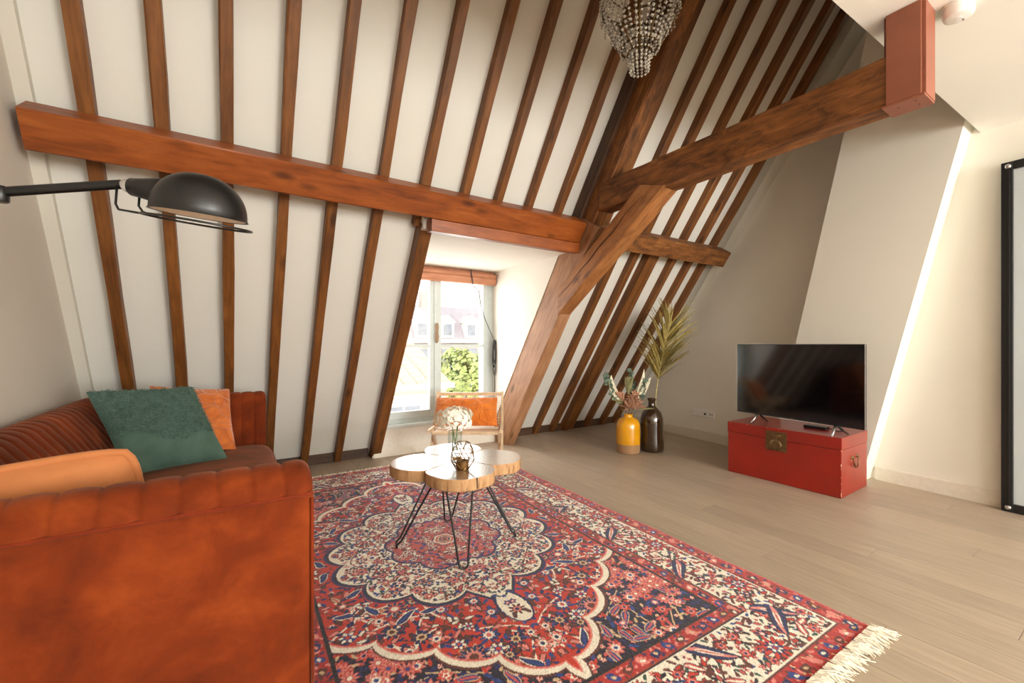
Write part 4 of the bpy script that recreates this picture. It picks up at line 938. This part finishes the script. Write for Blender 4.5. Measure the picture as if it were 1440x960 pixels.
for k, (r, u, w2, mt, lab) in enumerate(((-0.085, 0.27, 0.012, 'dried_pink', 'thin brown dried pod leaning left in the yellow vase'), (0.0, 0.42, 0.020, 'dried_olive', 'olive brown protea bud on an upright stem in the yellow vase'), (-0.13, 0.19, 0.007, 'dried_olive', 'dark olive grass blade drooping left over the yellow vase'), (0.19, 0.10, 0.007, 'dried_olive', 'dry grass blade drooping right over the yellow vase'))):
    t = thing(('seed_pod', 'protea_bud', 'grass_blade', 'grass_blade')[k], lab, 'dried plant', tuple(MOUTH + CR * (-0.014 + 0.009 * k)))
    a = MOUTH + CR * (-0.014 + 0.009 * k); b = a + CR * r + UP * u - CF * 0.06; m = MB(); path = bcurve(a, b, UP * 0.03, 10)
    MB().tube(path[:7], 0.0025, 5).build('stem', 'twig', t, world=True)
    for q in range(5): blade(m, [p + CR * (q - 2) * 0.004 * i + CF * random.uniform(-.004, .004) for i, p in enumerate(path[5:])], w2, (-CF + CR * 0.3 * (q - 2)).normalized())
    m.build('seed_head', mt, t, smooth=True, world=True)

# ------------------------------------------------------------------ chandelier
CH_C = Vector((1.70, 1.455, 0)); zb_ = 2.445
cl = thing('crystal_chandelier', 'basket shaped crystal bead chandelier with brass rings hanging before the rafters', 'chandelier', (CH_C.x, CH_C.y, zb_))
tiers = [(0.044, 0.0), (0.05, 0.05), (0.056, 0.085), (0.088, 0.10), (0.105, 0.14), (0.146, 0.21), (0.172, 0.29), (0.182, 0.36)]
for r, z in ((0.058, 0.088), (0.088, 0.113), (0.182, 0.36), (0.15, 0.43)):
    MB().tube([(r * math.cos(a), r * math.sin(a), z) for a in [2 * PI * i / 40 for i in range(40)]], 0.005 if r < .18 else 0.009, 6, closed=True).build('brass_ring', 'chandelier_brass', cl, smooth=True)
for k in range(6):
    a = 2 * PI * k / 6 + .2; MB().tube([(0.182 * math.cos(a), 0.182 * math.sin(a), 0.36), (0.178 * math.cos(a), 0.178 * math.sin(a), 0.29), (0.106 * math.cos(a), 0.106 * math.sin(a), 0.118), (0.064 * math.cos(a), 0.064 * math.sin(a), 0.082)], 0.003, 5).build('brass_rib', 'chandelier_brass', cl, smooth=True)
MB().tube([(0, 0, 0.10), (0, 0, 0.9), (0, 0, ZT - zb_ - 0.02)], 0.008, 8).build('hanging_rod', 'chandelier_brass', cl, smooth=True)
MB().lathe([(0.055, 0), (0.05, 0.02), (0.012, 0.04)], 20, Matrix.Translation((0, 0, ZT - zb_ - 0.0005)) @ Matrix.Rotation(PI, 4, 'X')).build('ceiling_cup', 'chandelier_brass', cl, smooth=True)
for k in range(6):
    a = 2 * PI * k / 6 + .2; MB().tube([(0.15 * math.cos(a), 0.15 * math.sin(a), 0.43), (0.06 * math.cos(a), 0.06 * math.sin(a), 0.62), (0.006 * math.cos(a), 0.006 * math.sin(a), 0.80)], 0.002, 5).build('top_chain', 'chandelier_brass', cl)
octv = [(0, 0, 1), (1, 0, 0), (.5, .866, 0), (-.5, .866, 0), (-1, 0, 0), (-.5, -.866, 0), (.5, -.866, 0), (0, 0, -1)]
octf = [(0, 1, 2), (0, 2, 3), (0, 3, 4), (0, 4, 5), (0, 5, 6), (0, 6, 1), (7, 2, 1), (7, 3, 2), (7, 4, 3), (7, 5, 4), (7, 6, 5), (7, 1, 6)]
bm_ = MB()
def bead(p, r, h=1.15):
    bm_.add([(p[0] + q[0] * r, p[1] + q[1] * r, p[2] + q[2] * r * h) for q in octv], octf)
def prof_r(z):
    for (r0, z0), (r1, z1) in zip(tiers, tiers[1:]):
        if z0 <= z <= z1: return r0 + (r1 - r0) * (z - z0) / (z1 - z0)
    return tiers[-1][0]
for k in range(32):
    a = 2 * PI * k / 32 + random.uniform(-.03, .03); z = 0.122
    while z < 0.365:
        sag = 0.004 * math.sin(z * 60 + k); r = prof_r(z) + sag; bead((r * math.cos(a), r * math.sin(a), z), random.uniform(0.0078, 0.0105)); z += 0.0195
for k in range(22):
    a = 2 * PI * k / 22
    for z in (0.088, 0.1, 0.112): r = prof_r(z) + 0.004; bead((r * math.cos(a), r * math.sin(a), z), 0.0065)
for k in range(14):
    a = 2 * PI * k / 14; z = 0.0
    while z < 0.086: r = prof_r(z); bead((r * math.cos(a), r * math.sin(a), z), 0.0082, 1.2); z += 0.0175
for k in range(48):                      # short drops hanging outside the main ring
    a = 2 * PI * k / 48
    for j in range(random.choice((4, 6, 8))): r = 0.192 + random.uniform(-.002, .002); bead((r * math.cos(a), r * math.sin(a), 0.355 - 0.0155 * j), 0.006, 1.4)
for k in range(30):                      # upper swags to the crown ring
    a = 2 * PI * k / 30
    for j in range(6): r = 0.182 - 0.032 * j / 5; bead((r * math.cos(a), r * math.sin(a), 0.365 + 0.013 * j), 0.0065)
fo = bm_.build('crystal_beads', 'crystal', cl); fo['kind'] = 'stuff'

# ------------------------------------------------------------------ Persian rug: woven pattern written into a colour attribute
RX, RY, RHX, RHY = 0.968, 2.18, 1.08, 1.56
STEP = 0.0036
nx, ny = int(RHX / STEP) + 1, int(RHY / STEP) + 1
uu = np.linspace(0, RHX, nx)[None, :].repeat(ny, 0); vv = np.linspace(0, RHY, ny)[:, None].repeat(nx, 1)
C_ = {k: np.array(c, float) for k, c in dict(red=(188, 50, 30), red2=(170, 40, 34), rust=(150, 58, 34), ivory=(232, 224, 206), navy=(30, 36, 84), black=(34, 24, 30), blue=(40, 62, 126), pink=(216, 130, 118), rose=(192, 84, 80), brown=(92, 44, 32), green=(40, 74, 62), sand=(206, 176, 136), dark=(30, 24, 44)).items()}
img = np.zeros((ny, nx, 3)); img[:] = C_['red']
def win(cx, cy, r):
    i0, i1 = max(0, int((cx - r) / STEP)), min(nx, int((cx + r) / STEP) + 2); j0, j1 = max(0, int((cy - r) / STEP)), min(ny, int((cy + r) / STEP) + 2)
    if i0 >= i1 or j0 >= j1: return None
    return slice(j0, j1), slice(i0, i1)
def put(sl, mask, col, clip):
    if clip is not None: mask = mask & clip[sl]
    img[sl][mask] = C_[col]
def flower(cx, cy, r, n, cols, rot=0.0, clip=None, outline='black'):
    sl = win(cx, cy, r * 1.4)
    if sl is None: return
    x, y = uu[sl] - cx, vv[sl] - cy; rho = np.hypot(x, y); th = np.arctan2(y, x) + rot
    pet = r * (0.74 + 0.26 * np.cos(n * th))
    if outline: put(sl, rho < pet + 0.0045, outline, clip)
    put(sl, rho < pet, cols[0], clip); put(sl, rho < 0.58 * r * (0.85 + 0.15 * np.cos(n * th + PI)), cols[1], clip); put(sl, rho < 0.27 * r, cols[2], clip)
def leaf(cx, cy, L, wd_, a, col, clip=None, outline='black', vein=None):
    sl = win(cx, cy, L * 1.2 + .01)
    if sl is None: return
    x, y = uu[sl] - cx, vv[sl] - cy; s = x * math.cos(a) + y * math.sin(a); t = -x * math.sin(a) + y * math.cos(a); t = t - 0.25 * wd_ * np.sin(s / L * 2.5)
    prof = wd_ * np.sqrt(np.clip(1 - (s / L) ** 2, 0, None)) * (1 - 0.35 * s / L)
    if outline: put(sl, (np.abs(t) < prof + 0.004) & (np.abs(s) < L + .004), outline, clip)
    put(sl, np.abs(t) < prof, col, clip)
    if vein: put(sl, np.abs(t) < prof * 0.38, vein, clip)
def stroke(pts, wd_, col, clip=None):
    for (a, b), (c, d) in zip(pts, pts[1:]):
        n = max(2, int(math.hypot(c - a, d - b) / (STEP * .8)))
        for i in range(n + 1):
            x, y = a + (c - a) * i / n, b + (d - b) * i / n; sl = win(x, y, wd_ + STEP)
            if sl is None: continue
            put(sl, np.hypot(uu[sl] - x, vv[sl] - y) < wd_, col, clip)
edge_d = np.minimum(RHX - uu, RHY - vv)
field = edge_d > 0.40
FX, FY_ = RHX - 0.40, RHY - 0.40
# medallion and red field outlines (polar / diamond with scallops)
th = np.arctan2(vv, uu); rho = np.hypot(uu, vv)
medr = 0.50 + 0.075 * np.abs(np.sin(th * 7)) ** 0.7 + 0.07 * np.exp(-((th - PI / 2) / 0.10) ** 2); med = rho < medr
inr = 0.27 + 0.05 * np.abs(np.sin(th * 4 + .4)); inner = rho < inr
dline = vv + 0.86 * uu; sdir = (uu - 0.86 * vv)
scal = 1.12 + 0.07 * np.abs(np.sin(sdir * 10.5)) ** 0.6
redf = (dline < scal)
span = field & ~redf; img[span] = C_['dark']
def outline_band(val, lim, w0, w1, col, clip): m_ = (val > lim + w0) & (val < lim + w1) & clip; img[m_] = C_[col]
outline_band(dline, scal, -0.055, -0.018, 'pink', field); outline_band(dline, scal, -0.045, -0.012, 'ivory', field); outline_band(dline, scal, -0.012, 0.004, 'brown', field)
redm = field & (dline < scal - 0.06) & ~(rho < medr + 0.04)
img[(rho < medr + 0.036) & field] = C_['navy']; img[(rho < medr + 0.022) & field] = C_['black']; img[(rho < medr + 0.012) & field] = C_['ivory']
img[inner] = C_['rose']; img[(rho < inr) & (rho > inr - 0.014)] = C_['navy']
medm = med & ~(rho < inr); inm = rho < inr - 0.016
R_ = random.Random(5)
def scatter(x0, x1, y0, y1, pitch, clip, kinds, jit=0.45):
    y = y0
    row = 0
    while y < y1:
        x = x0 + (pitch / 2 if row % 2 else 0)
        while x < x1:
            px, py = x + R_.uniform(-jit, jit) * pitch, y + R_.uniform(-jit, jit) * pitch
            i, j = int(px / STEP), int(py / STEP)
            if 0 <= i < nx and 0 <= j < ny and clip[j, i]:
                k = R_.choice(kinds); a = R_.uniform(0, 2 * PI)
                if k[0] == 'f': flower(px, py, k[1] * R_.uniform(.8, 1.2), k[2], k[3], a, clip, k[4] if len(k) > 4 else 'black')
                else: leaf(px, py, k[1] * R_.uniform(.7, 1.2), k[2], a, k[3], clip, k[4] if len(k) > 4 else 'black', k[5] if len(k) > 5 else None)
            x += pitch
        y += pitch * 0.87; row += 1
def vines(clip, n, col, x0, x1, y0, y1, wd_=0.0032):
    for _ in range(n):
        x, y, a = R_.uniform(x0, x1), R_.uniform(y0, y1), R_.uniform(0, 2 * PI); k = R_.uniform(-9, 9); pts = []
        for s in range(16): pts.append((x, y)); x += .014 * math.cos(a); y += .014 * math.sin(a); a += k * .014
        stroke(pts, wd_, col, clip)
vines(redm, 70, 'brown', 0, .7, 0, 1.16); vines(redm, 26, 'ivory', 0, .7, .3, 1.16, .0042); vines(redm, 16, 'navy', 0, .7, .3, 1.16, .004)
scatter(0, FX, 0, FY_, 0.034, redm, [('l', .020, .008, 'brown'), ('l', .018, .009, 'navy', None), ('l', .016, .007, 'ivory'), ('l', .022, .008, 'pink'), ('f', .013, 5, ('pink', 'ivory', 'navy'), None), ('l', .02, .008, 'blue', None), ('l', .016, .007, 'navy', None), ('l', .014, .006, 'brown', None)])
scatter(0, FX, 0, FY_, 0.098, redm, [('l', .030, .011, 'sand', 'brown', 'rose'), ('f', .034, 8, ('navy', 'sand', 'brown')), ('f', .03, 6, ('pink', 'ivory', 'navy')), ('f', .028, 6, ('ivory', 'blue', 'red')), ('f', .036, 10, ('blue', 'ivory', 'rose')), ('f', .026, 5, ('brown', 'pink', 'ivory')), ('l', .045, .014, 'navy', 'ivory', 'blue')])
flower(0.27, 0.88, .062, 12, ('navy', 'pink', 'brown'), 0, redm, 'sand'); flower(0.42, 0.47, .05, 10, ('navy', 'rose', 'ivory'), 0, redm, 'sand')
# pendants on the long axis
for cy, r in ((0.735, 0.085),):
    sl = np.s_[:, :]; e = (uu / (r * 0.62)) ** 2 + ((vv - cy) / r) ** 2; e = np.where(np.abs(vv - cy) < 1.6 * r, e * (1 + .35 * (vv - cy) / r), 9.0)
    img[(e < 1.5)] = C_['navy']; img[e < 1.15] = C_['ivory']
    flower(0, cy, .034, 8, ('brown', 'pink', 'navy'), 0, e < 1.0); flower(0.012, cy - .055, .016, 5, ('blue', 'rose', 'ivory'), 0, e < 1.0); leaf(0.03, cy + .03, .02, .006, 1, 'brown', e < 1)
# medallion fill
vines(medm, 40, 'brown', 0, .6, 0, .6)
scatter(0, .64, 0, .64, 0.026, medm, [('l', .013, .007, 'navy', None), ('l', .014, .006, 'brown', None), ('l', .014, .007, 'rose'), ('l', .013, .007, 'blue', None), ('l', .012, .006, 'pink'), ('f', .011, 5, ('red', 'ivory', 'navy'), None), ('l', .014, .006, 'green', None)])
scatter(0, .64, 0, .64, 0.074, medm, [('f', .025, 5, ('navy', 'ivory', 'rose')), ('f', .028, 8, ('rose', 'pink', 'navy')), ('f', .022, 6, ('blue', 'sand', 'red')), ('f', .024, 6, ('rust', 'ivory', 'navy')), ('f', .02, 5, ('pink', 'red', 'ivory'))])
scatter(0, .4, 0, .4, 0.032, inm, [('l', .015, .007, 'navy', None), ('l', .016, .007, 'ivory'), ('l', .014, .008, 'blue', None), ('f', .017, 6, ('pink', 'blue', 'ivory')), ('l', .016, .007, 'brown', None), ('f', .02, 8, ('ivory', 'rose', 'navy')), ('l', .02, .008, 'pink')])
for r, c in ((.06, 'ivory'), (.05, 'rose'), (.04, 'sand'), (.03, 'navy'), (.021, 'pink'), (.012, 'brown')): img[rho < r * (1 + .06 * np.cos(6 * th))] = C_[c]
# corner spandrels
vines(span, 14, 'sand', .05, .65, .55, 1.16)
scatter(0, FX, .3, FY_, 0.033, span, [('l', .018, .009, 'navy', None), ('l', .018, .008, 'blue', None), ('l', .016, .007, 'rose', None), ('f', .013, 5, ('pink', 'ivory', 'red'), None), ('l', .02, .007, 'red', None), ('l', .014, .006, 'sand', None)])
scatter(0, FX, .3, FY_, 0.075, span, [('l', .032, .012, 'blue', 'sand', 'rose'), ('f', .030, 8, ('pink', 'ivory', 'blue'), 'rose'), ('f', .026, 6, ('red', 'pink', 'navy'), 'rose'), ('f', .028, 6, ('blue', 'pink', 'ivory'), None), ('f', .024, 5, ('rose', 'ivory', 'red'), 'pink')])
for k in range(26): flower(.56 + R_.uniform(-.12, .12), .84 + R_.uniform(-.17, .17), .030, 9, ('pink', 'rose', ('blue', 'ivory')[k % 2]), 0, span, 'red')
# borders
def band(a, b): return (edge_d > a) & (edge_d <= b)
img[band(-1, .40)] = C_['black']
img[band(-1, .008)] = C_['rose']; img[band(.008, .084)] = C_['red2']; img[band(.084, .091)] = C_['brown']; img[band(.091, .318)] = C_['ivory']; img[band(.318, .326)] = C_['black']; img[band(.326, .39)] = C_['rust']; img[band(.335, .382)] = C_['red2']
bo1, bo2, bo3 = band(.010, .083), band(.092, .317), band(.328, .388)
def along(d, fn, pitch):
    n = int(RHX / pitch)
    for k in range(n + 1):
        x = k * RHX / max(1, n)
        if x < RHX - d * .6: fn(x, RHY - d, 0.0, k)
    n = int(RHY / pitch)
    for k in range(n + 1):
        y = k * RHY / max(1, n)
        if y < RHY - d * .6: fn(RHX - d, y, PI / 2, k)
def guard(clip):
    def fn(x, y, a, k):
        c = ('navy', 'blue', 'brown', 'pink')[k % 4]; leaf(x, y, .024, .015, a + (.6 if k % 2 else -.6), c, clip, None); leaf(x, y, .010, .006, a, ('ivory', 'sand', 'pink')[k % 3], clip, None)
    return fn
scatter(0, RHX, 0, RHY, .024, bo1, [('l', .012, .006, 'navy', None), ('l', .012, .006, 'pink', None), ('l', .012, .005, 'brown', None), ('l', .012, .006, 'rose', None), ('l', .01, .005, 'red', None), ('l', .009, .004, 'sand', None)])
along(.046, guard(bo1), .062)
scatter(0, RHX, 0, RHY, .024, bo3, [('l', .01, .005, 'brown', None), ('l', .01, .005, 'pink', None), ('l', .01, .005, 'navy', None)]); along(.358, guard(bo3), .066)
pts = []
for axis in (0, 1):
    n = 120; Lh = (RHX, RHY)[axis]
    P = []
    for i in range(n + 1):
        s = Lh * i / n; q = .205 + .072 * math.sin(s * 2 * PI / .40)
        P.append((s, RHY - q) if axis == 0 else (RHX - q, s))
    stroke(P, .0048, 'brown', bo2)
scatter(0, RHX, 0, RHY, .029, bo2, [('l', .018, .007, 'brown', None), ('l', .015, .007, 'red', 'black'), ('l', .016, .0065, 'brown', None), ('l', .013, .006, 'rose'), ('l', .014, .006, 'blue', None), ('f', .011, 5, ('red', 'pink', 'navy'), None), ('l', .015, .006, 'green', None), ('l', .018, .007, 'black', None)])
scatter(0, RHX, 0, RHY, .082, bo2, [('f', .026, 8, ('red', 'pink', 'navy')), ('l', .03, .010, 'brown', None), ('f', .022, 6, ('pink', 'red', 'navy')), ('f', .02, 6, ('navy', 'pink', 'ivory')), ('l', .035, .012, 'rose', 'black', 'ivory')])
def rosette(x, y, a, k):
    s = 1 if k % 2 else -1; dx, dy = (0, s * .055) if a == 0 else (s * .055, 0)
    if k % 2: flower(x + dx, y + dy, .062, 10, ('red', 'navy', 'pink'), 0, bo2); flower(x + dx, y + dy, .026, 6, ('ivory', 'blue', 'red'), .3, bo2, None)
    else: leaf(x + dx, y + dy, .088, .027, a + .75, 'navy', bo2, 'black', 'pink'); leaf(x + dx, y + dy, .05, .010, a + .75, 'ivory', bo2, None, 'rose')
along(.205, rosette, .20)
for d, c in ((.0875, 'brown'), (.095, 'ivory'), (.322, 'black'), (.392, 'black')): img[band(d - .004, d + .004)] = C_[c]
img[band(-1, .006)] = C_['rose']
# mirror to the four quarters
half = np.concatenate([img[:, :0:-1], img], 1); full = np.concatenate([half[:0:-1], half], 0)
full = full * rng.normal(1.0, 0.05, full.shape[:2])[:, :, None]
full = np.clip(full, 0, 255) / 255; full = np.where(full <= 0.04045, full / 12.92, ((full + 0.055) / 1.055) ** 2.4)
NY, NX = full.shape[:2]
gx_, gy_ = np.meshgrid(np.linspace(-RHX, RHX, NX), np.linspace(-RHY, RHY, NY))
gzz = 0.0095 + 0.0006 * rng.normal(0, 1, gx_.shape); wav = 0.004 * np.sin(gy_ * 9) * (np.abs(gx_) / RHX) ** 6
co = np.stack([gx_ + wav + 0.012 * (gy_ / RHY) * 0.5, gy_, gzz], -1).reshape(-1, 3)
idx = np.arange(NX * NY).reshape(NY, NX); quads = np.stack([idx[:-1, :-1], idx[:-1, 1:], idx[1:, 1:], idx[1:, :-1]], -1).reshape(-1, 4)
me = bpy.data.meshes.new('rug_pile'); me.vertices.add(len(co)); me.vertices.foreach_set('co', co.ravel().astype(np.float32))
me.loops.add(quads.size); me.loops.foreach_set('vertex_index', quads.ravel().astype(np.int32)); me.polygons.add(len(quads)); me.polygons.foreach_set('loop_start', np.arange(0, quads.size, 4, dtype=np.int32))
me.update(calc_edges=True)
ca = me.color_attributes.new('weave', 'FLOAT_COLOR', 'POINT'); ca.data.foreach_set('color', np.concatenate([full.reshape(-1, 3), np.ones((NX * NY, 1))], 1).ravel().astype(np.float32))
me.materials.append(MATS['rug_wool'])
rg = thing('persian_rug', 'large red, ivory and navy Persian rug with central medallion', 'rug', (RX, RY, 0), math.radians(-0.4))
link('pile', me, rg)
MB().box((-RHX + .004, -RHY + .004, 0.0004), (RHX - .004, RHY - .004, 0.0075)).build('backing', 'fringe_wool', rg)
fr = MB()
for sy, cnt_, Lm in ((-1, 900, 0.075), (1, 500, 0.05)):
    for k in range(cnt_):
        x = random.uniform(-RHX, RHX); L = Lm * random.uniform(.55, 1.1); a = random.gauss(0, .35) + (0.25 if sy < 0 else 0); y0 = sy * (RHY - 0.015); z0 = 0.011 + random.uniform(0, .006)
        p = [Vector((x, y0, z0)), Vector((x + a * L * .4, y0 + sy * L * .45, 0.012 + random.uniform(0, .008))), Vector((x + a * L, y0 + sy * L, 0.003 + random.uniform(0, .005)))]
        fr.tube(p, [0.0024, 0.0026, 0.0016], 4)
fo = fr.build('fringe', 'fringe_wool', rg); fo['kind'] = 'stuff'

# ------------------------------------------------------------------ outside the dormer window
ga = thing('street_house', 'pale house with a tiled roof seen through the left window sash', 'building', (4.3, 12.0, -9))
MB().box((-1.4, 11.0, -9), (4.95, 17, -0.05)).build('wall', 'facade_cream', ga, world=True)
MB().box((-1.5, 10.8, -0.12), (5.1, 11.05, 0.02)).box((-1.5, 10.9, -0.30), (5.05, 11.02, -0.26)).build('cornice', 'trim_white', ga, world=True)
rf = MB(); 
rf.prism([(10.85, 0.0), (14.0, 1.15), (17.2, 0.0)], 'x', -1.5, 5.05).build('roof', 'roof_tile', ga, world=True)
tile0 = MB().box((-0.17, -0.14, 0), (0.17, 0.14, 0.03)).build('roof_tile', 'roof_tile', ga); first = True; gi = parent_mat(ga).inverted()
sl_ = math.atan2(1.15, 3.15)
for r_ in range(11):
    for c_ in range(17):
        o = tile0 if first else tile0.copy()
        if not first: COL.objects.link(o)
        first = False; d = 0.15 + r_ * 0.29
        o.matrix_basis = gi @ Matrix.Translation((-1.25 + c_ * 0.365, 10.85 + d * math.cos(sl_), 0.01 + d * math.sin(sl_))) @ Matrix.Rotation(sl_ + 0.06, 4, 'X')
for x0 in (-0.4, 1.4, 3.25):
    for z0 in (-1.95, -4.6):
        f_ = MB().box((x0 - .08, 10.93, z0 - .08), (x0 + 0.98, 11.02, z0 + 1.48)).build('window', 'trim_white', ga, world=True)
        for k in range(2): MB().box((x0 + .48 * k, 10.91, z0), (x0 + .42 + .48 * k, 10.94, z0 + 1.4)).build('pane', 'pane_dark', f_, world=True)
fb = thing('far_terrace', 'long pale terrace with slate mansard roof far behind the tree', 'building', (20, 40, -9))
MB().box((2, 40, -9), (46, 48, 1.4)).build('wall', 'facade_far', fb, world=True)
MB().box((1.8, 39.7, 1.2), (46.2, 40.1, 1.6)).build('cornice', 'trim_white', fb, world=True)
MB().prism([(40.0, 1.6), (41.6, 4.4), (44, 5.2), (48, 1.6)], 'x', 2, 46).build('roof', 'roof_slate', fb, world=True)
k = 0
while k < 15:
    x0 = 4 + k * 2.7
    f_ = MB().box((x0, 39.9, -1.5), (x0 + 1.2, 40.02, 0.6)).build('window', 'pane_dark', fb, world=True); f_ = MB().box((x0, 39.9, -4.6), (x0 + 1.2, 40.02, -2.5)).build('window', 'pane_dark', fb, world=True)
    d_ = MB().box((x0 - .1, 39.95, 1.7), (x0 + 1.3, 41.8, 3.3)).prism([(x0 - .25, 3.3), (x0 + .6, 4.0), (x0 + 1.45, 3.3)], 'y', 39.85, 42).build('roof_dormer', 'trim_white', fb, world=True)
    MB().box((x0 + .15, 39.88, 1.95), (x0 + 1.05, 39.96, 3.1)).build('pane', 'pane_dark', d_, world=True)
    if k % 4 == 1: MB().box((x0 - 1.0, 43, 4), (x0 - .1, 44, 6.6)).build('chimney', 'facade_far', fb, world=True)
    k += 1
tr = thing('street_tree', 'sunlit green tree crown outside the right window sash', 'tree', (9.0, 18.5, -9))
MB().tube([(9.0, 18.5, -9), (8.9, 18.5, -4), (9.1, 18.6, -1)], [.25, .2, .1], 8).build('trunk', 'bark', tr, world=True)
fl_ = MB()
for k in range(5200):
    z = random.gauss(0, 1); d = Vector((random.gauss(0, 1), random.gauss(0, 1), z)).normalized(); lump = 1 + .22 * mnoise.noise(d * 2.4)
    c = Vector((9.15, 18.5, -1.75)) + Vector((d.x * 2.3, d.y * 2.1, d.z * 2.5)) * lump * random.uniform(.78, 1.0)
    a = d.orthogonal().normalized(); b = d.cross(a); a = (a + d * random.uniform(-.8, .8)); s = random.uniform(.09, .17)
    fl_.add([c - a * s, c + b * s * .7, c + a * s, c - b * s * .7], [(0, 1, 2, 3)])
fo = fl_.build('foliage', 'foliage', tr, world=True); fo['kind'] = 'stuff'
st = MB().box((-40, 7, -9.2), (70, 90, -9.0)).build('ground', 'street'); struct(st, 'street level far below the attic window')
